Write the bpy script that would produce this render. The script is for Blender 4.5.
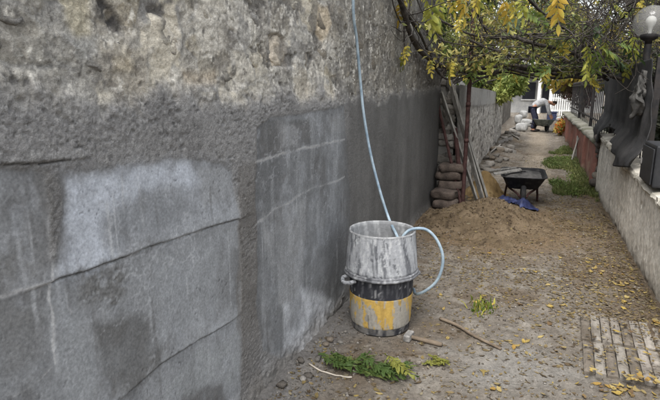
import bpy, bmesh, math, random
import numpy as np
from mathutils import Vector, Matrix

random.seed(7); rng = np.random.default_rng(7)
for o in list(bpy.data.objects): bpy.data.objects.remove(o)
scn = bpy.context.scene
COL = scn.collection

# ------------------------------------------------------------------ camera
F, CX, CY, H = 508.0, 330.0, 200.0, 1.5
PITCH = math.radians(12.218); YAW = math.radians(21.715)
fw = np.array([-math.sin(YAW)*math.cos(PITCH), math.cos(YAW)*math.cos(PITCH), -math.sin(PITCH)])
rt = np.array([math.cos(YAW), math.sin(YAW), 0.0]); up = np.cross(rt, fw)
cam = bpy.data.cameras.new('camera'); cam_o = bpy.data.objects.new('camera', cam); COL.objects.link(cam_o)
cam.sensor_width = 36; cam.lens = F/660*36; cam.clip_start = .05; cam.clip_end = 600
cam_o.matrix_world = Matrix(((rt[0], up[0], -fw[0], 0), (rt[1], up[1], -fw[1], 0), (rt[2], up[2], -fw[2], H), (0, 0, 0, 1)))
scn.camera = cam_o

# ------------------------------------------------------------------ light: overcast day
SUN_EL, SUN_AZ = 60, 185          # azimuth measured from +Y (along the alley) towards +X
world = bpy.data.worlds.new('World'); scn.world = world; world.use_nodes = True
wn = world.node_tree; wn.nodes.clear()
sky = wn.nodes.new('ShaderNodeTexSky'); sky.sky_type = 'NISHITA'; sky.sun_disc = False
sky.sun_elevation = math.radians(SUN_EL); sky.sun_rotation = math.radians(SUN_AZ)
sky.dust_density = 4; sky.air_density = 1.3
hsv = wn.nodes.new('ShaderNodeHueSaturation'); hsv.inputs['Saturation'].default_value = .28
bg = wn.nodes.new('ShaderNodeBackground'); bg.inputs['Strength'].default_value = .15
wo = wn.nodes.new('ShaderNodeOutputWorld')
wn.links.new(sky.outputs[0], hsv.inputs['Color']); wn.links.new(hsv.outputs[0], bg.inputs[0]); wn.links.new(bg.outputs[0], wo.inputs[0])
sun = bpy.data.lights.new('sun', 'SUN'); sun.energy = 1.3; sun.angle = math.radians(25); sun.color = (1, .985, .96)
sun_o = bpy.data.objects.new('sun', sun); COL.objects.link(sun_o)
sd = Vector((math.sin(math.radians(SUN_AZ))*math.cos(math.radians(SUN_EL)), math.cos(math.radians(SUN_AZ))*math.cos(math.radians(SUN_EL)), math.sin(math.radians(SUN_EL))))
sun_o.rotation_euler = sd.to_track_quat('Z', 'Y').to_euler(); sun_o.location = (0, 0, 20)
vs = scn.view_settings; vs.view_transform = 'Standard'; vs.look = 'None'; vs.gamma = 1; vs.exposure = 1.22; vs.use_curve_mapping = False

# ------------------------------------------------------------------ pixel -> place
def ray(x, y): return ((x-CX)*rt-(y-CY)*up+F*fw)/F
EYE = np.array([0, 0, H])
def ground(x, y, z=0.): v = ray(x, y); return v*((z-H)/v[2])+EYE
def atX(x, y, X): v = ray(x, y); return v*(X/v[0])+EYE
def proj(p): q = np.asarray(p)-EYE; d = q@fw; return CX+F*(q@rt)/d, CY-F*(q@up)/d
def atY(x, y, Y): v = ray(x, y); return v*(Y/v[1])+EYE

# ------------------------------------------------------------------ noise
_tab = np.random.default_rng(3).random((8, 256, 256))
def vnoise(x, y, s=0):
    x = np.asarray(x, float); y = np.asarray(y, float); t = _tab[s % 8]
    off = s*17.31; x = x+off; y = y-off*1.7
    ix = np.floor(x).astype(int); iy = np.floor(y).astype(int); fx = x-ix; fy = y-iy
    fx = fx*fx*fx*(fx*(fx*6-15)+10); fy = fy*fy*fy*(fy*(fy*6-15)+10)
    a, b, c, d = t[ix & 255, iy & 255], t[(ix+1) & 255, iy & 255], t[ix & 255, (iy+1) & 255], t[(ix+1) & 255, (iy+1) & 255]
    return (a*(1-fx)+b*fx)*(1-fy)+(c*(1-fx)+d*fx)*fy
def fbm(x, y, s=0, o=4, g=.5):
    r = 0; a = 1; n = 0
    for i in range(o): r = r+a*(vnoise(x*2**i, y*2**i, s+i)*2-1); n += a; a *= g
    return r/n
def sst(a, b, x): t = np.clip((x-a)/(b-a), 0, 1); return t*t*(3-2*t)
def mixc(c, d, m): m = np.asarray(m)[..., None]; return c*(1-m)+np.asarray(d)*m
def lin(*c): return np.array([((v/255+.055)/1.055)**2.4 if v > 10.3 else v/255/12.92 for v in c])

# ------------------------------------------------------------------ mesh helpers
ROOT = {}
def mesh_np(name, V, Fc, mat=None, parent=None, smooth=True, col=None, origin=None):
    V = np.asarray(V, float)
    if parent is not None: V = V-np.asarray(ROOT.get(parent.name, (0, 0, 0)))
    elif origin is not None: V = V-np.asarray(origin)
    me = bpy.data.meshes.new(name)
    if isinstance(Fc, np.ndarray):
        n, k = Fc.shape
        me.vertices.add(len(V)); me.vertices.foreach_set('co', V.astype(np.float32).ravel())
        me.loops.add(n*k); me.loops.foreach_set('vertex_index', Fc.astype(np.int32).ravel())
        me.polygons.add(n); me.polygons.foreach_set('loop_start', np.arange(0, n*k, k, dtype=np.int32))
        me.update(calc_edges=True)
    else:
        me.from_pydata(V.tolist(), [], [list(map(int, f)) for f in Fc]); me.update()
    if smooth: me.polygons.foreach_set('use_smooth', np.ones(len(me.polygons), bool))
    if col is not None:
        at = me.color_attributes.new('Col', 'FLOAT_COLOR', 'POINT')
        c4 = np.ones((len(V), 4), np.float32); c4[:, :np.shape(col)[1]] = col; at.data.foreach_set('color', c4.ravel())
    if mat: me.materials.append(mat)
    o = bpy.data.objects.new(name, me); COL.objects.link(o)
    if parent is not None:
        o.parent = parent; ROOT[o.name] = ROOT.get(parent.name, (0, 0, 0))
    elif origin is not None:
        o.location = origin; ROOT[o.name] = tuple(origin)
    return o
def tag(o, label=None, cat=None, group=None, kind=None):
    if label: o['label'] = label
    if cat: o['category'] = cat
    if group: o['group'] = group
    if kind: o['kind'] = kind
    return o
def thing(name, loc, label, cat, group=None):
    e = bpy.data.objects.new(name, None); e.empty_display_size = .1; COL.objects.link(e); e.location = loc
    ROOT[e.name] = tuple(loc); return tag(e, label, cat, group)

def gridfaces(nu, nv, wrapu=False):
    i = np.arange(nu if wrapu else nu-1); j = np.arange(nv-1); I, J = np.meshgrid(i, j, indexing='ij'); I2 = (I+1) % nu
    return np.stack([I*nv+J, I2*nv+J, I2*nv+J+1, I*nv+J+1], -1).reshape(-1, 4)
def smoothpath(P, n=6):
    P = np.asarray(P, float); Q = np.vstack([2*P[0]-P[1], P, 2*P[-1]-P[-2]]); out = []
    for i in range(1, len(Q)-2):
        a, b, c, d = Q[i-1], Q[i], Q[i+1], Q[i+2]
        for t in np.arange(n)/n: out.append(.5*(2*b+(c-a)*t+(2*a-5*b+4*c-d)*t*t+(3*b-a-3*c+d)*t**3))
    out.append(P[-1]); return np.array(out)
class MB:
    def __init__(s): s.V = []; s.F = []; s.C = []; s.n = 0
    def add(s, V, Fc, c=None):
        V = np.asarray(V, float); s.V.append(V); s.F += [[int(i)+s.n for i in f] for f in Fc]; s.n += len(V)
        s.C.append(np.tile(np.asarray(c if c is not None else (1, 1, 1), float), (len(V), 1)) if c is None or np.ndim(c) == 1 else c); return s
    def tube(s, P, r, seg=8, c=None, cap=True, lump=0.):
        P = np.asarray(P, float); n = len(P); r = np.broadcast_to(np.asarray(r, float), (n,))
        T = np.gradient(P, axis=0); T /= np.linalg.norm(T, axis=1)[:, None]+1e-9
        a = np.array([0, 0, 1.]) if abs(T[0][2]) < .9 else np.array([1., 0, 0])
        N = np.cross(T[0], a); N /= np.linalg.norm(N); V = []
        for i in range(n):
            N = N-T[i]*(N@T[i]); N /= np.linalg.norm(N)+1e-9; B = np.cross(T[i], N)
            for k in range(seg):
                w = 2*math.pi*k/seg; rr = r[i]*(1+lump*(random.random()-.5)); V.append(P[i]+rr*(math.cos(w)*N+math.sin(w)*B))
        Fs = [(i*seg+k, i*seg+(k+1) % seg, (i+1)*seg+(k+1) % seg, (i+1)*seg+k) for i in range(n-1) for k in range(seg)]
        if cap: Fs += [tuple(range(seg))[::-1], tuple((n-1)*seg+k for k in range(seg))]
        return s.add(V, Fs, c)
    def lathe(s, prof, seg=48, center=(0, 0, 0), c=None, wob=None):
        prof = np.asarray(prof, float); n = len(prof); V = []
        for i, (r, z) in enumerate(prof):
            for k in range(seg):
                w = 2*math.pi*k/seg; rr = r+(wob(w, z) if wob else 0); V.append((center[0]+rr*math.cos(w), center[1]+rr*math.sin(w), center[2]+z))
        return s.add(V, [(i*seg+k, i*seg+(k+1) % seg, (i+1)*seg+(k+1) % seg, (i+1)*seg+k) for i in range(n-1) for k in range(seg)], c)
    def box(s, lo, hi, M=None, c=None, ch=0.):
        lo = np.array(lo, float); hi = np.array(hi, float)
        bm = bmesh.new(); bmesh.ops.create_cube(bm, size=1)
        for v in bm.verts: v.co = Vector((lo+hi)/2+np.array(v.co)*(hi-lo))
        if ch: bmesh.ops.bevel(bm, geom=bm.edges[:], offset=ch, segments=2, affect='EDGES', profile=.6)
        if M is not None: bm.transform(M)
        bm.verts.index_update(); V = [tuple(v.co) for v in bm.verts]; Fs = [[v.index for v in f.verts] for f in bm.faces]; bm.free()
        return s.add(V, Fs, c)
    def build(s, name, mat, parent=None, smooth=False, origin=None, col=False):
        return mesh_np(name, np.vstack(s.V), s.F, mat, parent, smooth, np.vstack(s.C) if col else None, origin)
def beam(a, b, w, t, roll=0., ch=.003):
    a, b = Vector(a), Vector(b); d = b-a; M = Matrix.Translation((a+b)/2) @ d.to_track_quat('Z', 'Y').to_matrix().to_4x4() @ Matrix.Rotation(roll, 4, 'Z')
    return MB().box((-w/2, -t/2, -d.length/2), (w/2, t/2, d.length/2), M, ch=ch)
_ico = {}
def blob(center, rad, seed=0, rough=.18, sub=2, squ=1.0, rot=0.):
    """lumpy stone: returns V,F"""
    if sub not in _ico:
        bm = bmesh.new(); bmesh.ops.create_icosphere(bm, subdivisions=sub, radius=1); bm.verts.index_update()
        _ico[sub] = (np.array([tuple(v.co) for v in bm.verts]), [[v.index for v in f.verts] for f in bm.faces]); bm.free()
    V, Fs = _ico[sub]; V = V.copy()
    V = np.sign(V)*np.abs(V)**squ
    n = fbm(V[:, 0]*1.3+seed*3.7+V[:, 2], V[:, 1]*1.3-seed*1.3+V[:, 2]*.7, seed % 5, 3)
    V = V*(1+rough*n*2)[:, None]*np.asarray(rad)
    c, s_ = math.cos(rot), math.sin(rot); V = np.stack([V[:, 0]*c-V[:, 1]*s_, V[:, 0]*s_+V[:, 1]*c, V[:, 2]], 1)
    return V+np.asarray(center), Fs

# ------------------------------------------------------------------ materials
def mat(name, c1=None, c2=None, scale=12., rough=.85, bump=.3, bscale=60., attr=False, metal=0., spec=.25, transl=0., var=.35, ramp=(.4, .6), bdist=.01, fine=0., stretch=None):
    m = bpy.data.materials.new(name); m.use_nodes = True; nt = m.node_tree; N = nt.nodes; L = nt.links
    b = N['Principled BSDF']; out = N['Material Output']
    tc = N.new('ShaderNodeTexCoord'); co = tc.outputs['Object']
    if stretch:
        mp = N.new('ShaderNodeMapping'); mp.inputs['Scale'].default_value = stretch; L.new(co, mp.inputs[0]); co = mp.outputs[0]
    def noise(sc, det=6, ro=.6):
        n = N.new('ShaderNodeTexNoise'); n.inputs['Scale'].default_value = sc; n.inputs['Detail'].default_value = det; n.inputs['Roughness'].default_value = ro; L.new(co, n.inputs['Vector']); return n.outputs[0]
    if attr:
        a = N.new('ShaderNodeAttribute'); a.attribute_name = 'Col'; base = a.outputs['Color']
    else:
        r = N.new('ShaderNodeValToRGB'); L.new(noise(scale), r.inputs[0]); r.color_ramp.elements[0].position = ramp[0]; r.color_ramp.elements[1].position = ramp[1]
        r.color_ramp.elements[0].color = (*c1, 1); r.color_ramp.elements[1].color = (*(c2 if c2 is not None else c1), 1); base = r.outputs[0]
    if var:
        mr = N.new('ShaderNodeMapRange'); mr.inputs[1].default_value = .25; mr.inputs[2].default_value = .75; mr.inputs[3].default_value = 1-var; mr.inputs[4].default_value = 1+var
        L.new(noise(bscale*.7, 8, .7), mr.inputs[0])
        v = N.new('ShaderNodeVectorMath'); v.operation = 'SCALE'; L.new(base, v.inputs[0]); L.new(mr.outputs[0], v.inputs['Scale']); base = v.outputs[0]
    L.new(base, b.inputs['Base Color']); b.inputs['Roughness'].default_value = rough; b.inputs['Metallic'].default_value = metal; b.inputs['Specular IOR Level'].default_value = spec
    if bump:
        bp = N.new('ShaderNodeBump'); bp.inputs['Strength'].default_value = bump; bp.inputs['Distance'].default_value = bdist
        L.new(noise(bscale, 8, .65), bp.inputs['Height']); L.new(bp.outputs[0], b.inputs['Normal'])
    if transl:
        t = N.new('ShaderNodeBsdfTranslucent'); L.new(base, t.inputs[0]); mx = N.new('ShaderNodeMixShader'); mx.inputs[0].default_value = transl
        L.new(b.outputs[0], mx.inputs[1]); L.new(t.outputs[0], mx.inputs[2]); L.new(mx.outputs[0], out.inputs[0])
    return m
M = {}
M['wall'] = mat('weathered_render', attr=True, rough=.82, bump=.55, bscale=170, var=.36, bdist=.007, spec=.2)
_nt = M['wall'].node_tree; _a = [n for n in _nt.nodes if n.bl_idname == 'ShaderNodeAttribute'][0]; _b = [n for n in _nt.nodes if n.bl_idname == 'ShaderNodeBump'][0]
_m = _nt.nodes.new('ShaderNodeMapRange'); _m.inputs[3].default_value = .15; _m.inputs[4].default_value = 1.0; _nt.links.new(_a.outputs['Alpha'], _m.inputs[0]); _nt.links.new(_m.outputs[0], _b.inputs['Strength'])
M['stone'] = mat('rubble_stone', attr=True, rough=.9, bump=.9, bscale=110, var=.42, bdist=.01)
M['ground'] = mat('dirt', attr=True, rough=.95, bump=.8, bscale=110, var=.38, bdist=.012, spec=.1)
M['sand'] = mat('damp_sand', attr=True, rough=.97, bump=.8, bscale=160, var=.35, bdist=.008, spec=.08)
M['leaf'] = mat('leaf', attr=True, rough=.6, bump=0, var=.15, bscale=60, transl=.35, spec=.3)
M['dryleaf'] = mat('dry_leaf', attr=True, rough=.8, bump=0, var=.25, bscale=80, transl=.15, spec=.15)
M['bark'] = mat('vine_bark', lin(48, 44, 41), lin(78, 73, 68), scale=25, rough=.9, bump=.7, bscale=50, stretch=(1, 1, .4))
M['rust'] = mat('rusty_red_steel', lin(54, 35, 34), lin(76, 54, 51), scale=14, rough=.75, bump=.4, bscale=60)
M['iron'] = mat('black_iron', lin(30, 30, 32), lin(48, 44, 42), scale=10, rough=.6, bump=.2, bscale=60)
M['blackplastic'] = mat('black_plastic', lin(28, 29, 32), lin(40, 40, 42), scale=9, rough=.5, bump=.15, bscale=50, spec=.4)
M['greywood'] = mat('grey_timber', lin(118, 115, 110), lin(150, 148, 143), scale=9, rough=.9, bump=.5, bscale=40, stretch=(4, 4, .4))
M['oldwood'] = mat('brown_timber', lin(88, 77, 65), lin(112, 100, 86), scale=9, rough=.9, bump=.5, bscale=40)
M['white'] = mat('white_paint', lin(205, 205, 203), lin(225, 225, 222), scale=6, rough=.7, bump=.1, var=.08)
M['concrete'] = mat('low_wall_concrete', attr=True, rough=.9, bump=.5, bscale=60, var=.25, bdist=.008)

# ------------------------------------------------------------------ ground
def smooth_axis(knots):
    out = []
    for a, b, n in knots: out += list(np.linspace(a, b, n, endpoint=False))
    return np.array(out+[knots[-1][1]])
def gheight(x, y):
    x = np.asarray(x, float); y = np.asarray(y, float)
    h = .018*fbm(x*1.4, y*1.1, 1, 3)+.010*fbm(x*6, y*6, 2, 4)+.007*fbm(x*22, y*22, 3, 3, .7)
    h = h+.035*sst(-.95, -1.16, x)*(.4+.6*vnoise(y*3, 0, 4))*(y < 7)            # crumbs banked against the wall foot
    h = h+.10*np.exp(-((x+.80)/.30)**2-((y-12.2)/2.6)**2)+.16*np.exp(-((x+.75)/.35)**2-((y-17.)/2.4)**2)  # rubble banks
    h = h+.03*sst(.6, .95, x)*(y > 3)
    return h*sst(80, 40, np.abs(x)+y*.3)
def build_ground():
    xs = np.unique(np.concatenate([np.linspace(-80, -3, 14), np.linspace(-3, -1.3, 8), np.linspace(-1.3, 1.05, 300), np.linspace(1.05, 3, 14), np.linspace(3, 80, 14)]))
    ys = [-8, -6, -4, -2, -.5, .5, 1.2, 1.6]
    while ys[-1] < 24: ys.append(ys[-1]+.0042*max(ys[-1]**1.25, 1.9))
    ys += list(np.linspace(ys[-1]+1, 60, 16))+[80, 110, 150, 220]
    ys = np.array(ys); X, Y = np.meshgrid(xs, ys, indexing='ij'); Z = gheight(X, Y)
    n1 = fbm(X*2.2, Y*2.2, 3, 4); n2 = fbm(X*9, Y*9, 5, 4); n3 = vnoise(X*60, Y*60, 1)
    c = np.tile(lin(118, 110, 99), X.shape+(1,))
    c = mixc(c, lin(101, 88, 72), sst(-.1, .5, n1)*.8)
    c = mixc(c, lin(150, 143, 131), sst(.1, .5, n2)*.55)
    c = mixc(c, lin(140, 136, 128), sst(.55, .1, np.hypot((X+.05)/1.0, (Y-2.75)/.8)+.3*n2)*.7)      # spilt cement dust
    c = mixc(c, lin(118, 116, 113), sst(-.85, -1.1, X+.1*n2)*.7*(Y < 7))                     # grey crumbs by the wall
    c = mixc(c, lin(118, 97, 70), sst(1.7, .8, np.hypot((X+.4)/.8, (Y-6.)/1.0)+.3*n1)*.8)     # sand washed about
    c = mixc(c, lin(150, 138, 120), sst(.35, .1, np.abs(X-.1-.05*Y*.05)+.2*n1)*sst(8, 10, Y)*.7)  # trodden path further on
    c = mixc(c, lin(98, 80, 58), sst(.25, .8, X+.25*n1)*sst(2.5, 3.5, Y)*sst(9, 7, Y)*.6)
    c = c*(.8+.4*n3)[..., None]*np.array([.76, .775, .81])
    V = np.stack([X, Y, Z], -1).reshape(-1, 3)
    return tag(mesh_np('ground', V, gridfaces(len(xs), len(ys)), M['ground'], col=c.reshape(-1, 3)), kind='structure')
build_ground()

# ------------------------------------------------------------------ the tall rendered wall on the left
WX = -1.165
def W(p): q = atX(p[0], p[1], WX); return (q[1], q[2])
def sdpoly(Y, Z, poly):
    P = np.array(poly); d = np.full(Y.shape, 9.); ins = np.zeros(Y.shape, bool)
    lo = P.min(0)-.3; hi = P.max(0)+.3; bx = (Y > lo[0]) & (Y < hi[0]) & (Z > lo[1]) & (Z < hi[1])
    y, z = Y[bx], Z[bx]; dd = np.full(y.shape, 9.); ii = np.zeros(y.shape, bool)
    for i in range(len(P)):
        a, b = P[i], P[(i+1) % len(P)]; e = b-a; t = np.clip(((y-a[0])*e[0]+(z-a[1])*e[1])/(e@e+1e-12), 0, 1)
        dd = np.minimum(dd, np.hypot(y-a[0]-t*e[0], z-a[1]-t*e[1]))
        if abs(e[1]) > 1e-9: ii ^= ((a[1] > z) != (b[1] > z)) & (y < (z-a[1])*e[0]/e[1]+a[0])
    d[bx] = np.where(ii, -dd, dd); return d
def sdline(Y, Z, pl):
    """(distance, signed height above the line) of a polyline"""
    P = np.array(pl); D = np.full(Y.shape, 9.); S = np.zeros(Y.shape)
    lo = P.min(0)-.25; hi = P.max(0)+.25; bx = (Y > lo[0]) & (Y < hi[0]) & (Z > lo[1]) & (Z < hi[1]); y, z = Y[bx], Z[bx]; d = np.full(y.shape, 9.); s = np.zeros(y.shape)
    for a, b in zip(P[:-1], P[1:]):
        e = b-a; t = np.clip(((y-a[0])*e[0]+(z-a[1])*e[1])/(e@e+1e-12), 0, 1)
        dist = np.hypot(y-a[0]-t*e[0], z-a[1]-t*e[1]); up_ = z-a[1]-t*e[1]; m = dist < d; d[m] = dist[m]; s[m] = up_[m]
    D[bx] = d; S[bx] = s; return D, S
WTOP = 2.72; WEND = 6.88
def worley(Y, Z, cy, cz, s=0):
    gy, gz = Y/cy, Z/cz; iy, iz = np.floor(gy).astype(int), np.floor(gz).astype(int)
    f1 = np.full(Y.shape, 9.); f2 = f1.copy(); idd = np.zeros(Y.shape)
    for a in (-1, 0, 1):
        for b in (-1, 0, 1):
            jy, jz = iy+a, iz+b; px = jy+.15+.7*_tab[s, jy & 255, jz & 255]+.5*(jz & 1); pz = jz+.15+.7*_tab[s+1, jy & 255, jz & 255]
            d = np.hypot(gy+.5*0-px, gz-pz); i_ = _tab[s+2, jy & 255, jz & 255]
            n = d < f1; f2 = np.where(n, f1, np.minimum(f2, d)); idd = np.where(n, i_, idd); f1 = np.where(n, d, f1)
    return f1, f2, idd
def wall_fields(Y, Z):
    wy = .02*fbm(Y*5, Z*5, 1, 3); wz = .02*fbm(Y*5+9, Z*5, 2, 3)
    A, B = Y+wy, Z+wz
    n_lo = fbm(Y*1.6, Z*1.6, 3, 4); n_md = fbm(Y*7, Z*7, 4, 4); n_hi = fbm(Y*28, Z*28, 5, 4, .6); n_vh = vnoise(Y*140, Z*140, 6)
    strk = fbm(Y*22, Z*1.6, 2, 4)
    # --- default: coarse thrown render
    gz = .35+.65*sst(-.3, .3, fbm(Y*2.5, Z*5, 0, 3)); rough = gz*(.0026*fbm(Y*85, Z*120, 1, 2, .8)-.003*sst(.15, .5, fbm(Y*60, Z*95, 6, 2)))-.006*sst(.38, .62, fbm(Y*12, Z*34, 7, 5, .65))-.004*sst(.4, .6, fbm(Y*30, Z*36, 3, 3))+.002*n_md
    h = .010+rough+.006*n_lo
    c = np.tile(lin(134, 133, 132), Y.shape+(1,)); c = mixc(c, lin(114, 113, 112), sst(-.1, .5, n_md)*.6); c = mixc(c, lin(150, 149, 147), sst(.1, .5, fbm(Y*50, Z*80, 3, 2, .7))*.6); c = mixc(c, lin(84, 83, 82), sst(.3, .6, fbm(Y*45, Z*70, 0, 3, .7))*.7)
    rgh = np.ones(Y.shape)
    # --- old masonry above the render
    bnd = [(0, 76), (60, 84), (100, 92), (150, 92), (200, 88), (240, 95), (290, 94), (330, 98), (370, 97), (400, 95), (425, 92), (436, 90)]
    bw = np.array([W(p) for p in bnd]); zb = np.interp(Y, bw[:, 0], bw[:, 1])+.06*fbm(Y*6, 0*Y, 2, 4)+.05*n_md+.03*n_hi
    mas = sst(-.05, .07, Z-zb)
    f1, f2, idd = worley(A+.12*n_md, B+.10*fbm(Y*4, Z*6, 0, 4), .26, .19, 0)
    fl = fbm(Y*3.4+.5*n_md, Z*4.2, 5, 5, .62); l1 = sst(-.02, .03, fl); l2 = sst(.22, .27, fl+.1*n_hi); fl2 = fbm(Y*6.5, Z*5.5, 3, 5, .62); l3 = sst(.10, .15, fl2)
    joint = sst(.20, .02, f2-f1); smear = sst(-.25, .25, fbm(Y*3.5, Z*4.5, 6, 4))
    hs = .005*(idd-.4)-.005*joint*(1-.8*smear)+.006*l1+.005*l2-.005*l3+.004*n_md+.0065*fbm(Y*22, Z*26, 0, 5, .72)
    pit = sst(.33, .48, fbm(Y*8, Z*9, 2, 4, .6)); hs = hs-.020*pit
    cs = np.tile(lin(150, 146, 136), Y.shape+(1,))
    cs = mixc(cs, lin(176, 168, 150), sst(.55, .8, idd)*(1-joint)); cs = mixc(cs, lin(156, 144, 116), sst(.35, .1, idd)*(1-joint)*.8)
    cs = mixc(cs, lin(124, 122, 118), smear*.5); cs = mixc(cs, lin(170, 165, 152), l1*.5); cs = mixc(cs, lin(132, 130, 126), l2*.6); cs = mixc(cs, lin(112, 107, 99), l3*.6); cs = mixc(cs, lin(160, 148, 124), sst(.2, .4, fbm(Y*2.3, Z*3, 0, 4))*.5); cs = mixc(cs, lin(186, 180, 166), sst(.2, .5, fbm(Y*10, Z*8, 7, 4, .6))*.75)
    cs = mixc(cs, lin(96, 92, 86), sst(.05, .5, fbm(Y*5, Z*6, 1, 5, .65))*.75)
    cs = mixc(cs, lin(66, 63, 60), pit*.5)
    cs = mixc(cs, lin(118, 117, 113), sst(1.25, .95, Y)*.55)                      # the left end is greyer
    cs = mixc(cs, lin(88, 84, 76), sst(2.9, 3.5, Y+.3*n_md)*.62)                   # damp brown further along
    cs = mixc(cs, lin(198, 193, 180), sst(.28, .5, fbm(Y*24, Z*20, 4, 4, .7))*.7); cs = mixc(cs, lin(78, 75, 70), sst(.3, .55, fbm(Y*26, Z*22, 2, 4, .7))*.7); cs = cs*(1+.12*strk+.18*strk*sst(2.4, 3.4, Y))[..., None]
    for pl, cc, k in [([(66, -6), (98, -6), (96, 34), (84, 40), (70, 20)], lin(168, 158, 128), .8), ([(120, 58), (137, 57), (140, 72), (120, 74)], lin(160, 146, 116), .7),
                      ([(188, 70), (222, 68), (222, 84), (190, 84)], lin(158, 142, 116), .7), ([(200, 12), (228, 8), (232, 48), (212, 58), (202, 40)], lin(182, 176, 162), .7),
                      ([(322, 4), (330, 4), (334, 24), (326, 42), (320, 30)], lin(178, 160, 128), .8), ([(72, 38), (104, 34), (106, 56), (88, 62)], lin(150, 150, 146), .6)]:
        cs = mixc(cs, cc, sst(.015, -.02, sdpoly(A, B, [W(p) for p in pl]))*k)
    nich = sst(.012, -.02, sdpoly(A, B, [W(p) for p in [(147, -8), (182, -8), (187, 18), (189, 50), (183, 62), (160, 48), (147, 38)]]))
    hs = hs-.014*nich; cs = mixc(cs, lin(104, 101, 97), nich*.75); pal = sst(.012, -.02, sdpoly(A+.02*n_md, B+.03*n_md, [W(p) for p in [(149, 20), (160, 14), (172, 17), (184, 10), (187, 40), (186, 56), (170, 48), (152, 38)]])); cs = mixc(cs, lin(190, 183, 168), pal*.85); hs = hs+.008*pal; drk = sst(.012, -.02, sdpoly(A, B, [W(p) for p in [(149, -8), (180, -8), (178, 10), (164, 15), (150, 18)]])); cs = mixc(cs, lin(74, 71, 68), drk*.85); hs = hs-.008*drk  # drk: shade at the niche head painted dark, with slight depth
    rim = sst(.03, .0, np.abs(sdpoly(A, B, [W(p) for p in [(147, -8), (182, -8), (189, 50), (183, 62), (150, 46)]])+.02)); hs = hs+.014*rim; cs = mixc(cs, lin(128, 126, 121), rim*.7)
    n2 = sst(.006, -.012, sdpoly(A, B, [W(p) for p in [(273, 36), (282, 33), (290, 38), (292, 66), (278, 66)]])); hs = hs-.03*n2; cs = mixc(cs, lin(150, 141, 128), n2*.7)
    for p, r_ in [((109, 8), .05), ((116, 14), .05), ((122, 20), .03), ((126, 26), .045), ((212, 34), .022), ((319, 61), .03), ((316, 57), .02), ((17, 80), .02), ((8, 76), .016), ((281, 10), .02), ((111, 3), .035), ((120, 24), .03), ((31, 84), .015), ((224, 20), .012)]:
        q = W(p); m = sst(r_, r_*.35, np.hypot(A-q[0], B-q[1])+.015*n_hi); hs = hs-.008*m; cs = mixc(cs, lin(62, 60, 58), m*.8*sst(-.5, .1, n_hi))  # shade inside the holes painted in colour, with only slight depth
    g_ = cs.mean(-1, keepdims=True); cs = (g_+(cs-g_)*.68)*1.36*(1+.35*fbm(Y*70, Z*70, 1, 2, .8))[..., None]; cs = mixc(cs, lin(214, 206, 188), sst(.06, .22, fbm(Y*3.6, Z*3.4, 2, 6, .62))*sst(3.4, 2.7, Y)*sst(.95, 1.15, Y)*.75); hs = np.maximum(hs*.55, -.020+.004*n_hi)+.0022*fbm(Y*75, Z*75, 4, 2, .8)
    h = h*(1-mas)+(hs-.012)*mas; c = mixc(c, 0, mas)+cs*mas[..., None]; lip = sst(.05, .0, np.abs(Z-zb)); h = h+.006*lip*n_hi
    # white lime line on top of the render
    d, _ = sdline(A, B, [W(p) for p in [(200, 92), (222, 93), (236, 94), (252, 93), (275, 95)]]); m = sst(.014, .004, d)*sst(-.1, .3, n_md); c = mixc(c, lin(196, 192, 182), m*.85)
    # --- trowelled cement panels, set a little behind the render
    def panel(poly, soft=.010, depth=.004, tint=None):
        nonlocal h, c, rgh
        s_ = sdpoly(A, B, poly); m = sst(soft, -soft, s_)*(1-mas)
        hp = .0018*fbm(Y*9, Z*9, 3, 3)+.0008*n_hi; h = h*(1-m)+(hp-depth+.010)*m
        edge = sst(.03, 0, np.abs(s_))*(1-mas); c = mixc(c, lin(101, 99, 96), edge*.22*(s_ > -.01))
        cp = np.tile(lin(134, 136, 138), Y.shape+(1,))*(tint if tint else 1.); cp = mixc(cp, lin(110, 111, 112)*(tint if tint else 1.), sst(0, .6, n_lo)*.7); cp = mixc(cp, lin(140, 142, 144), sst(.1, .6, fbm(Y*5, Z*2.5, 6, 5, .6))*.6)
        cp = mixc(cp, lin(92, 91, 90), sst(.12, .5, fbm(Y*4, Z*3, 0, 5, .65))*.55); cp = mixc(cp, lin(148, 150, 152), sst(.15, .5, fbm(Y*16, Z*4, 7, 4, .6))*.45); cp = cp*(1+.16*strk)[..., None]; c = mixc(c, 0, m)+cp*m[..., None]; rgh = rgh*(1-m); return m
    PA = [W(p) for p in [(60, 172), (120, 166), (190, 161), (222, 162), (232, 172), (236, 195), (240, 250), (243, 330), (240, 420), (150, 470)]]
    PA += [(1.0, .0), (-.7, 0), (-.7, 1.2)]+[W(p) for p in [(-40, 176), (10, 172), (44, 172), (48, 210), (50, 262), (56, 262), (62, 210)]]
    pA = panel(PA)
    PB = [W(p) for p in [(258, 128), (272, 118), (325, 108), (345, 105), (352, 200), (345, 290), (325, 322), (300, 350), (280, 360), (264, 352), (258, 320), (256, 200)]]
    pB = panel(PB, tint=.72)
    def stain(poly, col, k, soft=.035, inside=1.):
        nonlocal c
        soft = soft*.55; m = sst(soft, -soft, sdpoly(A+.03*n_md+.014*n_hi, B+.03*n_md+.014*fbm(Y*26, Z*26, 0, 4, .6), [W(p) for p in poly]))*(1-mas)*inside; c = mixc(c, col, m*k*(.8+.35*n_md+.25*n_hi)); return m
    stain([(64, 174), (120, 167), (196, 162), (228, 165), (236, 215), (180, 240), (120, 256), (60, 277)], lin(158, 162, 168), .55, .10)
    stain([(70, 176), (120, 168), (194, 163), (200, 186), (158, 190), (126, 197), (106, 212), (104, 238), (118, 254), (62, 276), (60, 240)], lin(176, 181, 189), .85, .05)
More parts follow.
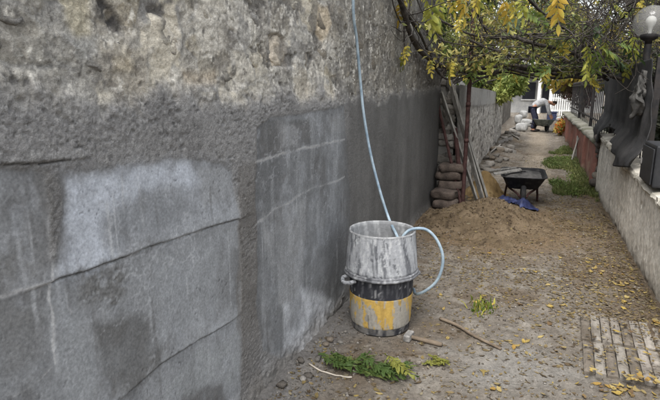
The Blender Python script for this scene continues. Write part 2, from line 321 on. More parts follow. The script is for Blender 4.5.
    stain([(8, 176), (36, 174), (42, 200), (30, 250), (8, 250)], lin(158, 160, 163), .7, .02, sst(-.5, .2, strk))
    stain([(200, 168), (226, 166), (232, 200), (205, 205)], lin(140, 141, 141), .5)
    stain([(106, 212), (150, 194), (190, 194), (200, 215), (150, 244), (112, 248)], lin(106, 108, 110), .7, .09)
    stain([(96, 324), (122, 314), (152, 318), (168, 345), (158, 366), (132, 392), (100, 390)], lin(90, 89, 87), .85, .05)
    stain([(0, 255), (30, 235), (50, 290), (50, 350), (0, 380)], lin(100, 99, 97), .6, .06)
    stain([(186, 392), (222, 384), (232, 420), (180, 420)], lin(84, 82, 80), .8, .04)
    stain([(130, 262), (232, 232), (240, 330), (200, 332), (150, 350), (165, 300)], lin(144, 147, 150), .55, .06); stain([(160, 400), (200, 350), (240, 330), (240, 390), (215, 382), (190, 400)], lin(146, 149, 150), .6, .04); stain([(64, 300), (86, 312), (96, 400), (70, 400)], lin(134, 137, 139), .5, .04)
    stain([(40, 172), (66, 172), (60, 255), (48, 255)], lin(96, 94, 91), .6, .03)
    stain([(238, 170), (257, 160), (258, 330), (262, 396), (240, 396)], lin(100, 96, 91), .6, .02)
    rp = sst(.03, -.03, sdpoly(A, B, [W(p) for p in [(76, 266), (120, 256), (128, 285), (112, 312), (82, 300)]])); h = h+rp*rough*.9; c = mixc(c, lin(98, 97, 94), rp*.7*sst(-.3, .2, n_hi))
    stain([(262, 124), (310, 116), (312, 142), (296, 152), (262, 156)], lin(92, 91, 90), .75, .02)
    m = stain([(266, 132), (276, 124), (300, 124), (298, 146), (270, 154)], lin(148, 149, 150), .8, .03, sst(-.3, .3, strk))
    stain([(330, 116), (344, 112), (346, 132), (334, 132)], lin(135, 136, 136), .6, .03)
    stain([(286, 300), (300, 290), (332, 300), (330, 318), (300, 352), (284, 352)], lin(196, 199, 204), .85, .05, .35+.65*sst(-.4, .2, fbm(Y*9, Z*6, 1, 4)))
    stain([(262, 215), (310, 196), (312, 300), (280, 300)], lin(150, 151, 152), .55, .05, sst(-.35, .25, strk))
    # trowel scribbles, lime runs and pinholes
    cover = np.clip(pA+pB, 0, 1)
    scr = sst(.035, .0, np.abs(fbm(Y*7+.6*n_lo, Z*9, 3, 4, .55)))*sst(.1, .4, fbm(Y*3, Z*3, 6, 3)+.15)
    c = mixc(c, lin(176, 178, 181), scr*cover*.38)
    sc2 = sst(.05, .0, np.abs(fbm(Y*11, Z*13, 5, 3)))*sst(.06, -.06, sdpoly(A, B, [W(p) for p in [(118, 250), (150, 232), (206, 212), (214, 252), (165, 282), (124, 290)]])); c = mixc(c, lin(180, 182, 185), sc2*.45)
    for i_ in range(46):
        y0_ = _tab[1, i_, 3]; x0_ = (8+232*y0_) if i_ % 2 else (260+84*y0_); q = W((x0_, 175+150*_tab[2, i_, 5])); ln_ = .12+.35*_tab[3, i_, 7]
        a_, b_ = np.searchsorted(Y[:, 0], [q[0]-.04, q[0]+.04]); sl = slice(a_, b_)
        if b_-a_ < 2: continue
        Zs = Z[sl]; dd = np.abs(Y[sl]+.012*fbm(Zs[0]*5+i_, Zs[0]*0, 1, 3)[None]-q[0]); m = sst(.004+.010*_tab[4, i_, 1], .001, dd)*sst(q[1]-ln_, q[1]-ln_*.4, Zs)*sst(q[1]+.04, q[1], Zs)*cover[sl]; c[sl] = mixc(c[sl], lin(*((176, 178, 180) if i_ % 3 else (92, 91, 90))), m*(.25+.35*_tab[5, i_, 2])*sst(-.5, .3, n_md[sl]))
    pin = sst(.88, .96, vnoise(Y*120, Z*120, 3))*sst(.55, .8, vnoise(Y*6, Z*6, 5))*cover; h = h-.002*pin; c = mixc(c, lin(72, 72, 72), pin*.6)
    c = mixc(c, lin(96, 96, 96), sst(.1, .5, fbm(Y*13, Z*9, 1, 5, .7))*cover*.35); c = mixc(c, lin(150, 153, 157), sst(.15, .5, fbm(Y*10, Z*8, 2, 5, .7))*cover*.35)
    # damp, fresh dark render towards the end of the wall
    dk = sst(3.05, 3.45, Y+.12*n_md+.05*n_hi)*(1-mas); c = mixc(c, lin(92, 91, 89), dk*.85); h = h*(1-.75*dk)+.004*dk*n_lo
    c = c*(1+dk*(.26*fbm(Y*6, Z*1.2, 2, 4)+.18*n_md+.12*n_lo))[..., None]; rgh = rgh*(1-.6*dk)
    dk2 = sst(5.0, 5.7, Y+.3*n_md)*mas; c = mixc(c, lin(74, 71, 68), dk2*.7); c = mixc(c, lin(66, 64, 62), sst(5.2, 6.4, Y)*.6*(1-mas))
    # trowel ledges, seams and cracks
    for pl, st, run, wd in [([(53, 283), (62, 278), (110, 262), (170, 240), (238, 219)], .009, .16, .0045), ([(128, 394), (160, 366), (200, 340), (234, 320)], .007, .10, .004), ([(0, 166), (40, 164), (70, 160)], .006, .10, .004)]:
        d, s_ = sdline(A*.4+Y*.6, B*.4+Z*.6, [W(p) for p in pl]); h = h+st*np.exp(-np.maximum(s_, 0)/run)*(s_ > 0)*sst(run, 0, d); m = sst(wd, wd*.3, d); h = h-.006*m; c = mixc(c, lin(58, 56, 54), m*.8*sst(-.6, .1, n_md))  # dark line painted along each ledge as its shadow, in a shallow groove
    for pl, wd, k in [([(-20, 308), (0, 300), (30, 290), (54, 283)], .010, .7), ([(52, 262), (54, 282), (53, 300), (56, 330), (57, 345), (59, 362)], .010, .9), ([(59, 362), (45, 376), (15, 396)], .006, .5),
                      ([(256, 161), (272, 158), (285, 155), (296, 151), (305, 148), (325, 144), (346, 139)], .013, 1.), ([(255, 224), (268, 216), (275, 210), (290, 203), (300, 194), (312, 190), (346, 176)], .012, .8), ([(313, 146), (312, 170), (314, 196), (312, 230)], .012, .35),
                      ([(62, 166), (66, 172)], .01, .3), ([(46, 275), (44, 300)], .006, .25), ([(68, 285), (71, 308), (74, 312)], .006, .3), ([(164, 262), (176, 258), (160, 275), (140, 275)], .006, .4), ([(178, 240), (205, 232)], .01, .4)]:
        d, s_ = sdline(A, B, [W(p) for p in pl]); m = sst(wd, wd*.2, d*(1.2+.8*n_hi)+.006*np.abs(n_hi))*(.25+.75*sst(-.35, .25, n_md+.4*n_hi)); c = mixc(c, lin(178, 178, 178), m*k*.9); h = h+.002*m*sst(-.004, .006, s_)-.002*m*sst(.004, -.006, s_)
    # foot: crumbly and dirty
    ft = sst(.16, .0, Z+.05*n_md); h = h+ft*(.012*n_hi+.02*n_md+.018); c = mixc(c, lin(108, 104, 98), ft*.7)
    stn = sst(.45, .7, vnoise(Y*9, Z*3, 2))*0
    c = c*(.88+.24*n_vh)[..., None]*(1+.10*n_hi)[..., None]
    return h, np.concatenate([np.clip(c, .01, .8), np.clip(rgh, 0, 1)[..., None]], -1)
tall_wall = thing('rendered_wall', (WX, 3.1, 0), 'tall grey cement rendered stone wall running along the left of the alley', 'wall')
def build_wall():
    ys = [-.7]
    while ys[-1] < WEND: ys.append(ys[-1]+min(.010, 1.15*(max(ys[-1], .2)**2+1.36)/(1.165*788)))
    ys[-1] = WEND; ys = np.array(ys); zs = np.arange(-.06, WTOP+.001, .005)
    Y, Z = np.meshgrid(ys, zs, indexing='ij'); h, c = wall_fields(Y, Z)
    V = np.stack([WX+h-.012, Y, Z], -1).reshape(-1, 3)
    mesh_np('render_coat', V, gridfaces(len(ys), len(zs)), M['wall'], tall_wall, col=c.reshape(-1, 4))
    cc = lin(110, 106, 100)
    b = MB().box((WX-.50, -.7, -.06), (WX-.15, WEND-.002, WTOP-.004), c=cc); b.build('core', M['wall'], tall_wall, col=True)
    b = MB().box((WX-.54, -.72, WTOP+.004), (WX+.05, WEND+.03, WTOP+.09), ch=.015, c=cc); b.build('coping', M['wall'], tall_wall, smooth=False, col=True)
    # single stones standing out of the old masonry
    stones = [(165, 34, 15, 17, (192, 185, 170)), (181, 46, 7, 9, (176, 168, 154)), (281, 52, 7.5, 14, (186, 176, 160)), (54, 60, 6, 5, (186, 180, 168)), (30, 52, 9, 7, (150, 148, 142)),
              (10, 42, 9, 8, (126, 124, 120)), (80, 14, 13, 12, (170, 160, 130)), (88, 48, 12, 6, (152, 152, 148)), (118, 42, 7, 9, (140, 138, 132)), (128, 64, 8, 6, (160, 146, 116)), (205, 76, 14, 6, (158, 142, 116)),
              (214, 20, 9, 9, (184, 178, 164)), (220, 42, 10, 9, (178, 172, 160)), (240, 14, 11, 9, (158, 154, 144)), (240, 46, 8, 10, (150, 146, 138)), (262, 20, 8, 9, (140, 138, 134)), (256, 60, 9, 9, (128, 126, 120)), (238, 74, 9, 7, (140, 136, 126)),
              (300, 6, 8, 7, (178, 172, 158)), (290, 22, 6, 5, (180, 172, 156)), (308, 34, 6, 7, (136, 134, 130)), (304, 58, 7, 10, (138, 132, 122)), (326, 20, 4, 12, (180, 162, 130)), (330, 58, 6, 10, (138, 130, 116)), (275, 82, 9, 7, (126, 122, 114)),
              (45, 20, 12, 9, (132, 130, 126)), (18, 14, 11, 9, (124, 122, 119)), (48, 38, 8, 6, (128, 124, 118)), (100, 66, 12, 6, (132, 130, 126)), (70, 68, 11, 6, (126, 124, 121)), (24, 74, 10, 5, (118, 116, 113)), (158, 72, 13, 7, (140, 134, 122)),
              (346, 22, 5, 10, (130, 120, 104)), (362, 40, 5, 12, (112, 106, 96)), (376, 62, 4, 11, (104, 98, 88)), (352, 76, 5, 9, (120, 112, 98)), (388, 30, 4, 10, (108, 102, 94)), (396, 74, 3.5, 10, (96, 90, 82)), (370, 10, 5, 9, (118, 110, 98))]
    for i, (x, y, a, b_, c8) in enumerate(stones):
        q = atX(x, y, WX); l = abs(atX(x-a, y, WX)[1]-atX(x+a, y, WX)[1])/2; v = abs(atX(x, y-b_, WX)[2]-atX(x, y+b_, WX)[2])/2
        nich = i < 3
        Vb, Fb = blob((WX-(.046 if nich else .062), q[1], q[2]), (.020 if nich else .034, l*1.15, v*1.12), i+2, .12 if nich else .30, 4 if nich else 3, .75 if nich else .7)
        yy = fbm(Vb[:, 1]*14, Vb[:, 2]*14, i % 6, 4); Vb += (.006 if nich else .010)*np.stack([(2.4*fbm(Vb[:, 1]*30, Vb[:, 2]*30, 2, 5, .75)+1.0*yy) if nich else 1.6*yy, fbm(Vb[:, 2]*30, Vb[:, 0]*30+Vb[:, 1]*9, 1, 3), fbm(Vb[:, 1]*30, Vb[:, 0]*30, 2, 3)], 1)
        cc = np.tile(lin(*c8), (len(Vb), 1))*(1+.35*yy)[:, None]; cc = cc*(1+.35*fbm(Vb[:, 1]*60, Vb[:, 2]*60, 4, 3))[:, None]; cc = mixc(cc, lin(120, 117, 111), sst(-.15, .35, fbm(Vb[:, 1]*11+3, Vb[:, 2]*11, (i+2) % 6, 4))*.85)
        mesh_np('stone', Vb, Fb, M['stone'], tall_wall, col=cc)
build_wall()

# ------------------------------------------------------------------ lower garden wall further along on the left
def slab_wall(name, x, y0, y1, thick, ztop, cfun, hfun, label, side=1, dz=.015, dy=.02, mt='wall', z0=-.06, endcol=(110, 108, 104)):
    """a wall whose rough face looks to side*x; ztop is a function of y"""
    t = thing(name, (x, (y0+y1)/2, 0), label, 'wall')
    ys = np.linspace(y0, y1, int((y1-y0)/dy)+2); nz = int((ztop(y0)-z0)/dz)+2; u = np.linspace(0, 1, nz)
    Y = np.repeat(ys[:, None], nz, 1); Z = z0+u[None]*(np.array([ztop(y) for y in ys])[:, None]-z0)
    h = hfun(Y, Z); c = cfun(Y, Z)
    mesh_np('face', np.stack([x+side*h, Y, Z], -1).reshape(-1, 3), gridfaces(len(ys), nz) if side > 0 else gridfaces(len(ys), nz)[:, ::-1], M[mt], t, col=c.reshape(-1, 3))
    # solid body behind the face
    xb = x-side*thick; xa = x-side*.03; V = []; 
    for y in np.linspace(y0, y1, 12):
        zt = ztop(y)-.003; V += [(xa, y, z0), (xb, y, z0), (xb, y, zt), (xa, y, zt)]
    Fs = []
    for i in range(11):
        for k in range(4): Fs.append((i*4+k, i*4+(k+1) % 4, i*4+4+(k+1) % 4, i*4+4+k))
    Fs += [(0, 1, 2, 3), (44, 47, 46, 45)]
    mesh_np('core', V, Fs, M[mt], t, smooth=False, col=np.tile(lin(*endcol), (len(V), 1))); return t
def garden_c(Y, Z):
    top = 1.57-.017*(Y-7)-.33
    s = sst(.0, .05, Z-top+.04*fbm(Y*3, Z*3, 1, 3)); n = fbm(Y*4, Z*7, 2, 5, .65)
    c = np.tile(lin(172, 168, 161), Y.shape+(1,)); c = mixc(c, lin(214, 210, 202), sst(.0, .45, n)*.8); c = mixc(c, lin(84, 80, 76), sst(.05, .5, fbm(Y*6, Z*9, 5, 4))*.8)
    c2 = np.tile(lin(168, 166, 162), Y.shape+(1,)); c2 = mixc(c2, lin(138, 136, 132), sst(0, .5, fbm(Y*3, Z*2, 3, 4))*.7)
    c = c*(1-s[..., None])+c2*s[..., None]
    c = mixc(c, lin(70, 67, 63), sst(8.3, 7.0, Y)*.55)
    return c*(.85+.3*vnoise(Y*40, Z*40, 3))[..., None]
def garden_h(Y, Z):
    top = 1.57-.017*(Y-7)-.33; s = sst(.0, .05, Z-top)
    f1, f2, idd = worley(Y, Z, .22, .13, 3); return (.008*(1-f1)-.008*sst(.2, .02, f2-f1)+.016*fbm(Y*9, Z*9, 2, 5, .65))*(1-s)+.015*s
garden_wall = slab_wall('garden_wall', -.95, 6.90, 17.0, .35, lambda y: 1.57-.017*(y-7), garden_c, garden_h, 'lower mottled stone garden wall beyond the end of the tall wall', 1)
# rubble end of that wall, facing the camera behind the sandbags
for i in range(34):
    q = (random.uniform(-1.19, -.97), random.uniform(6.885, 6.90), random.uniform(.05, 1.62)); 
    Vb, Fb = blob(q, (random.uniform(.05, .10), .018, random.uniform(.03, .07)), i, .25, 2, .6)
    Vb[:, 0] = np.clip(Vb[:, 0], -1.30, -.935)
    cc = np.tile(lin(*random.choice([(96, 92, 86), (120, 116, 110), (78, 74, 70), (138, 134, 128)])), (len(Vb), 1)); mesh_np('stone', Vb, Fb, M['stone'], garden_wall, col=cc)
def dark_c(Y, Z): return mixc(np.tile(lin(92, 88, 82), Y.shape+(1,)), lin(130, 124, 116), sst(0, .5, fbm(Y*3, Z*4, 1, 4))*.7)
back_wall = slab_wall('boundary_wall', -1.30, 17.3, 31.0, .3, lambda y: 1.55, dark_c, lambda Y, Z: .02*fbm(Y*4, Z*5, 3, 4), 'dark far wall under the green bush, past the mottled garden wall', 1, .04, .05)

# ------------------------------------------------------------------ low walls on the right
RX = .92
def rtop(y): return .655+.04*(y-4.35) if y > 4.35 else .655
def low_c(Y, Z):
    n = fbm(Y*3, Z*3, 4, 5, .6); c = np.tile(lin(214, 209, 199), Y.shape+(1,)); c = mixc(c, lin(176, 170, 158), sst(.0, .5, n)*.8)
    st = fbm(Y*9, Z*1.2, 2, 4); c = mixc(c, lin(128, 120, 110), sst(.15, .6, st)*sst(.2, .6, Z)*.4); c = mixc(c, lin(216, 212, 203), sst(.2, .55, fbm(Y*7, Z*6, 1, 4))*.7)
    c = mixc(c, lin(92, 84, 72), sst(.16, .0, Z+.05*n)*.8); c = mixc(c, lin(140, 133, 122), sst(.1, .5, fbm(Y*13, Z*11, 6, 5, .68))*.35); c = mixc(c, lin(112, 106, 98), sst(.3, .55, fbm(Y*5, Z*4, 7, 5, .65))*.5)
    return c*(.80+.40*vnoise(Y*45, Z*45, 3))[..., None]
def low_h(Y, Z):
    h = .010*fbm(Y*3, Z*3, 1, 4)+.0045*fbm(Y*16, Z*16, 3, 4, .65); q = atX(641, 205, RX)
    return h-.03*sst(.035, .01, np.hypot(Y-q[1], Z-q[2]))+.02*sst(.12, 0, Z)*fbm(Y*8, Z*8, 2, 3)
low_wall = slab_wall('low_wall', RX, 1.6, 8.35, .26, rtop, low_c, low_h, 'low stained concrete wall along the right of the path', -1, .012, .012, 'concrete', endcol=(140, 134, 124))
# broken coping stones along the top
yy = 1.62; k = 0
while yy < 8.2:
    L = random.uniform(.55, .8); y1 = min(yy+L, 8.33); z = rtop((yy+y1)/2); dh = random.uniform(.045, .065); lo = random.uniform(.02, .05)
    ny, nx = 22, 12; V = []; C = []
    for a in range(ny):
        yv = yy+.006+(y1-yy-.012)*a/(ny-1); prof = []
        for (px, pz) in [(RX-lo+.012, 0), (RX-lo, .012), (RX-lo-.002, dh*.6), (RX-lo+.012, dh), (RX+.06, dh+.012), (RX+.14, dh+.014), (RX+.22, dh+.008), (RX+.275, dh-.004), (RX+.285, .015), (RX+.27, 0)]:
            e = fbm(yv*7+k*3, px*20+pz*25, k % 5, 4); chip = -.02*sst(.25, .5, fbm(yv*9+k, pz*9, (k+2) % 6, 3)) if px < RX+.05 else 0
            prof.append((px+.010*e-chip, yv, rtop(yv)+pz+.010*e*(pz > .01)))
        V += prof
    n = 10; Fs = [(a*n+b, a*n+(b+1) % n, (a+1)*n+(b+1) % n, (a+1)*n+b) for a in range(ny-1) for b in range(n)]+[tuple(range(n))[::-1], tuple((ny-1)*n+b for b in range(n))]
    V = np.array(V); nn = fbm(V[:, 1]*6, V[:, 0]*9+V[:, 2]*9, 2, 4); cc = mixc(np.tile(lin(178, 173, 162), (len(V), 1)), lin(122, 119, 108), sst(-.1, .5, nn)*.8)
    mesh_np('coping_stone', V, Fs, M['concrete'], low_wall, smooth=False, col=cc); yy = y1; k += 1
# rough pier ending the concrete wall
for i in range(9):
    Vb, Fb = blob((RX+.05+random.uniform(-.02, .1), 8.42+random.uniform(-.04, .05), .06+i*.095), (.12, .10, .065), i+20, .15, 2, .75)
    mesh_np('pier_stone', Vb, Fb, M['stone'], low_wall, col=np.tile(lin(*random.choice([(104, 98, 92), (120, 114, 104), (88, 82, 78)])), (len(Vb), 1)))
def red_c(Y, Z):
    n = fbm(Y*3, Z*4, 4, 5, .6); c = np.tile(lin(134, 94, 84), Y.shape+(1,)); c = mixc(c, lin(104, 76, 70), sst(0, .5, n)*.7); c = mixc(c, lin(150, 128, 112), sst(.2, .5, fbm(Y*5, Z*6, 1, 4))*.7)
    return mixc(c, lin(104, 92, 78), sst(.16, .02, Z+.05*n)*.8)
red_wall = slab_wall('red_wall', RX+.01, 8.55, 19.0, .26, lambda y: .70, red_c, lambda Y, Z: .012*fbm(Y*3, Z*3, 1, 4)+.05*sst(.0, .03, .16-np.abs((Y-.2) % 1.9-.95)), 'low red painted wall with mossy caps past the concrete wall', -1, .03, .03, 'concrete', endcol=(130, 74, 64))
for i in range(7):
    y = 8.75+i*1.5
    for j in range(3):
        Vb, Fb = blob((RX+.10, y+j*.5, .745+.012*random.random()), (.19, .25, .055), i*3+j, .12, 2, .6)
        nn = fbm(Vb[:, 0]*9, Vb[:, 1]*9, 2, 4); mesh_np('cap_stone', Vb, Fb, M['stone'], red_wall, col=mixc(np.tile(lin(122, 120, 111), (len(Vb), 1)), lin(92, 92, 78), sst(0, .4, nn)))

# ------------------------------------------------------------------ iron fence on the right walls
FX = RX+.13
def wtop(y): return rtop(y)+.05 if y < 8.35 else .76
fence = thing('iron_fence', (FX, 10, .7), 'black iron railing standing on the low walls at right', 'fence')
proto = None
for i in range(44):
    y = 5.80+i*.285; z0 = wtop(y)-.03; z1 = 1.72 if y < 8.4 else 1.66
    if proto is None or True:
        b = MB().tube([(FX, y, z0), (FX, y, z1)], .008, 6); b.tube([(FX, y, z1-.005), (FX, y, z1+.02), (FX, y, z1+.075)], [.008, .018, .002], 6); b.build('bar', M['iron'], fence)
for y0, y1 in [(5.7, 8.45), (8.45, 11.5), (11.5, 14.6), (14.6, 18.3)]:
    for z in (.95, 1.60):
        MB().box((FX-.012, y0+.02, z), (FX+.012, y1-.02, z+.03)).build('rail', M['iron'], fence)
    MB().box((FX-.03, y0-.03, wtop(y0)-.03), (FX+.03, y0+.02, 1.80), ch=.004).build('post', M['iron'], fence)

# ------------------------------------------------------------------ foliage helpers
def leaf_cloud(n, centers, rads, size, cols, seed=0, shell=.35, droop=.3, aspect=.5):
    """n small folded leaves through several ellipsoid clumps -> V, F(tri/quads), C"""
    r = np.random.default_rng(seed); centers = np.array(centers, float); rads = np.array(rads, float); w = np.prod(rads, 1)**(2/3); k = r.choice(len(centers), n, p=w/w.sum())
    d = r.normal(size=(n, 3)); d /= np.linalg.norm(d, axis=1)[:, None]; rad = r.random(n)**shell; P = centers[k]+d*rads[k]*rad[:, None]
    P += .25*rads[k]*np.stack([fbm(P[:, 0]*3, P[:, 2]*3, 1, 2), fbm(P[:, 1]*3, P[:, 2]*3, 2, 2), fbm(P[:, 0]*3, P[:, 1]*3, 3, 2)], 1)
    a = r.normal(size=(n, 3)); a[:, 2] -= droop; a /= np.linalg.norm(a, axis=1)[:, None]; b = np.cross(a, r.normal(size=(n, 3))); b /= np.linalg.norm(b, axis=1)[:, None]; nn = np.cross(a, b)
    s = size*(.6+.8*r.random(n))[:, None]
    V = np.stack([P, P+a*s*.5+b*s*aspect*.5+nn*s*.12, P+a*s, P+a*s*.5-b*s*aspect*.5+nn*s*.12], 1).reshape(-1, 3)
    i = np.arange(n)*4; Fc = np.concatenate([np.stack([i, i+1, i+2], 1), np.stack([i, i+2, i+3], 1)])
    cols = np.array(cols); cl = np.clip(fbm(P[:, 0]*1.7+seed, P[:, 2]*1.7+P[:, 1], seed % 6, 3)*.8+.5+.35*(r.random(n)-.5), 0, .999); ci = cols[(cl*len(cols)).astype(int)]*(.75+.5*r.random(n))[:, None]
    return V, Fc, np.repeat(ci, 4, 0)
def tree(name, base, trunk_pts, clumps, n, size, cols, label, cat='tree', group=None, seed=0, tr=.06, crown='crown', aspect=.5, nlimb=None):
    t = thing(name, base, label, cat, group)
    m = MB(); P = smoothpath(trunk_pts, 5); m.tube(P, np.linspace(tr, tr*.5, len(P)), 8, lump=.15); m.build('trunk', M['bark'], t, smooth=True)
    top = np.array(trunk_pts[-1])
    for i, (c, r_) in enumerate(clumps[:nlimb]):
        st = P[int(len(P)*random.uniform(.5, .98))]; mid = (st+np.array(c))/2+rng.normal(size=3)*.08
        q = smoothpath([st, mid, np.array(c)], 4); MB().tube(q, np.linspace(tr*.45, tr*.1, len(q)), 6, lump=.1).build('limb', M['bark'], t, smooth=True)
    V, Fc, C = leaf_cloud(n, [c for c, _ in clumps], [r_ for _, r_ in clumps], size, cols, seed, aspect=aspect)
    mesh_np(crown, V, Fc, M['leaf'], t, smooth=False, col=C); return t
def clumps_in(lo, hi, n, r, seed):
    g = np.random.default_rng(seed); return [(g.uniform(lo, hi), np.array([r, r, r*.8])*g.uniform(.7, 1.3)) for _ in range(n)]
GREEN = [lin(52, 66, 34), lin(70, 88, 40), lin(96, 112, 50), lin(120, 132, 62)]
YEL = [lin(104, 106, 54), lin(138, 130, 62), lin(168, 148, 70), lin(180, 158, 80)]
DARK = [lin(26, 32, 24), lin(34, 40, 30), lin(46, 52, 36), lin(58, 60, 46)]
LIME = [lin(74, 92, 46), lin(106, 122, 60), lin(136, 146, 78), lin(156, 160, 92)]
PINK = [lin(84, 58, 62), lin(110, 76, 80), lin(96, 84, 70)]

# shrubs in the dark garden behind the fence
for i, (y, x, hgt, lab) in enumerate([(4.6, 1.75, 2.3, 'dark evergreen shrub behind the globe lamp'), (6.2, 1.65, 2.5, 'dark evergreen shrub behind the hanging grey tarpaulin'), (8.2, 1.7, 2.4, 'dark evergreen shrub behind the railing where the concrete wall ends'), (10.6, 1.75, 2.2, 'dark evergreen shrub behind the nearer half of the red wall'), (13.6, 1.8, 2.2, 'dark evergreen shrub behind the middle of the red wall')]):
    x += .25; cl = clumps_in((x-.22, y-.95, .3), (x+.8, y+.95, hgt-.25), 18, .42, 40+i)
    tree('evergreen_shrub', (x, y, 0), [(x, y, -.03), (x+.05, y+.05, .6), (x, y, hgt*.7)], cl, 15000, .085, DARK, lab, 'shrub', 'dark shrubs behind the railing', 60+i, .05, 'crown')
tree('pink_shrub', (1.55, 19.5, 0), [(1.55, 19.5, -.03), (1.5, 19.5, 1.0), (1.4, 19.5, 1.6)], clumps_in((.95, 18.9, 1.0), (1.8, 20.2, 2.0), 8, .35, 5), 4500, .09, PINK, 'reddish pink shrub at the far end of the railing', 'shrub', None, 71)
# trees leaning over the garden wall on the left
tree('yellow_tree', (-2.0, 10.2, 0), [(-2.0, 10.2, -.03), (-1.9, 10.1, 1.2), (-1.6, 10.0, 2.3)], clumps_in((-2.2, 8.8, 1.80), (-.9, 11.5, 2.7), 12, .32, 8)+clumps_in((-.9, 9.5, 2.3), (.6, 14.0, 3.3), 16, .34, 18), 17000, .062, [lin(92, 98, 50), lin(118, 118, 60), lin(140, 134, 68), lin(150, 136, 74), lin(108, 118, 66)], 'yellow autumn tree spreading over the garden wall behind the vine', 'tree', None, 72)
tree('green_bush', (-1.7, 15.0, 0), [(-1.7, 15.0, -.03), (-1.6, 15.0, 1.2), (-1.2, 15.1, 2.0)], clumps_in((-1.6, 13.4, 1.45), (-.45, 16.8, 2.15), 15, .36, 9), 12000, .11, LIME, 'bright green bush spilling over the end of the garden wall', 'bush', None, 73)
# trees far behind
for i, (x, y, hgt, cols, lab) in enumerate([(-4.5, 26, 8, GREEN, 'tall green tree behind the yellow tree, seen through the vine'), (.3, 44, 10, YEL+GREEN, 'tall yellow green tree behind the white pillared house'), (5.0, 30, 9, GREEN+LIME, 'tall green tree on the right far behind the railing'), (2.9, 20, 6.5, YEL+LIME, 'yellow green tree in the garden behind the pink shrub')]):
    cl = clumps_in((x-2.4, y-2, hgt*.32), (x+2.4, y+2, hgt), 26, .8, 90+i)
    tree('garden_tree', (x, y, 0), [(x, y, -.05), (x+.1, y, hgt*.35), (x, y, hgt*.8)], cl, 14000, .24, cols, lab, 'tree', None, 80+i, .16, nlimb=14)

# ------------------------------------------------------------------ house, gate and picket fence at the far end
house = thing('pillared_house', (.3, 38, 0), 'pale house with a white pillar and dark doorway at the far end', 'building')
HY = 37.5
M['hwall'] = mat('house_wall', lin(150, 150, 150), lin(176, 175, 172), scale=2, rough=.9, bump=.1)
M['dark'] = mat('dark_door_paint', lin(36, 38, 46), lin(46, 48, 56), scale=4, rough=.6, bump=.1)
M['roof'] = mat('roof_sheet', lin(84, 80, 78), lin(104, 98, 94), scale=3, rough=.8)
def hpx(px, py, Y): q = atY(px, py, Y); return q[0], q[2]
xd0, _ = hpx(543.5, 80, HY); xd1, _ = hpx(550.5, 80, HY)
MB().box((-4, HY+.02, -.05), (4, HY+4, 3.2)).build('wall', M['hwall'], house)
dr = MB().box((xd0, HY-.04, 0), (xd1, HY+.01, 2.15)).build('door', M['dark'], house); MB().box((xd1-.10, HY-.09, .95), (xd1-.06, HY-.045, 1.1)).build('handle', M['iron'], dr)
for px in (540.5, 552.5):
    x, _ = hpx(px, 80, HY-1.2); p = MB().tube([(x, HY-1.2, -.02), (x, HY-1.2, 2.55)], .12, 14).build('pillar', M['white'], house); MB().box((x-.17, HY-1.37, 2.55), (x+.17, HY-1.03, 2.68)).build('capital', M['white'], p)
for px in (530, 560):
    x, _ = hpx(px, 80, HY); w_ = MB().box((x-.4, HY-.03, .9), (x+.4, HY+.01, 2.0)).build('window', M['dark'], house); MB().box((x-.48, HY-.08, .82), (x+.48, HY-.035, .895)).build('sill', M['white'], w_)
MB().box((-4.3, HY-1.6, 2.70), (4.3, HY+4.3, 2.86)).build('roof', M['roof'], house)
pk = thing('picket_fence', (1.0, 33, 0), 'white picket fence in front of the far house', 'fence')
x0, _ = hpx(551.5, 100, 33); x1 = x0+1.9; i = 0
while x0+i*.12 < x1:
    x = x0+i*.12; MB().box((x-.03, 33, -.02), (x+.03, 33.025, 1.28)).build('picket', M['white'], pk); i += 1
for z in (.3, 1.0): MB().box((x0-.05, 33.027, z), (x1, 33.06, z+.07)).build('rail', M['white'], pk)

# ------------------------------------------------------------------ sand heaps
def heap(name, cx, cy, rx, ry, hgt, cols, label, n=110, seed=0, rot=0.):
    u = np.linspace(-1.25, 1.25, n); A, B = np.meshgrid(u, u, indexing='ij'); X = cx+A*rx; Y = cy+B*ry
    r = np.hypot(A, B)*(1+.28*fbm(X*2.2, Y*2.2, seed, 3)); z = hgt*np.clip(1-r, -.3, 1); z = hgt*(np.exp(-2.6*r*r)-.06)
    z += .035*fbm(X*5, Y*5, seed+1, 4)*np.exp(-r)+(.030*fbm(X*16, Y*16, seed+2, 5, .72)+.045*sst(.15, .3, fbm(X*4, Y*4, seed+4, 4))*np.exp(-r*1.5)-.02*sst(.1, .3, fbm(X*6, Y*6, seed+5, 3)))
    Z = np.where(z > -.02, gheight(X, Y)+z, gheight(X, Y)-.03+0*z)
    nn = fbm(X*6, Y*6, seed, 4); c = mixc(np.tile(cols[0], X.shape+(1,)), cols[1], sst(-.2, .4, nn)); c = mixc(c, cols[2], sst(.2, .5, fbm(X*14, Y*14, seed+3, 4)))
    X = np.maximum(X, -.925 if cy > 7.2 else -1.13)
    return tag(mesh_np(name, np.stack([X, Y, Z], -1).reshape(-1, 3), gridfaces(n, n), M['sand'], col=c.reshape(-1, 3), origin=(cx, cy, 0)), label, 'sand heap'), (X, Y, Z)
big_heap, HP = heap('sand_heap', -.46, 6.05, .80, 1.0, .22, [lin(90, 78, 62), lin(104, 91, 74), lin(70, 60, 48)], 'spread heap of brown sand in front of the wheelbarrow', 170, 1)
heap('sand_heap', -.60, 7.65, .34, .42, .36, [lin(132, 110, 76), lin(148, 127, 92), lin(104, 86, 60)], 'small steep heap of yellow sand against the garden wall', 70, 3)
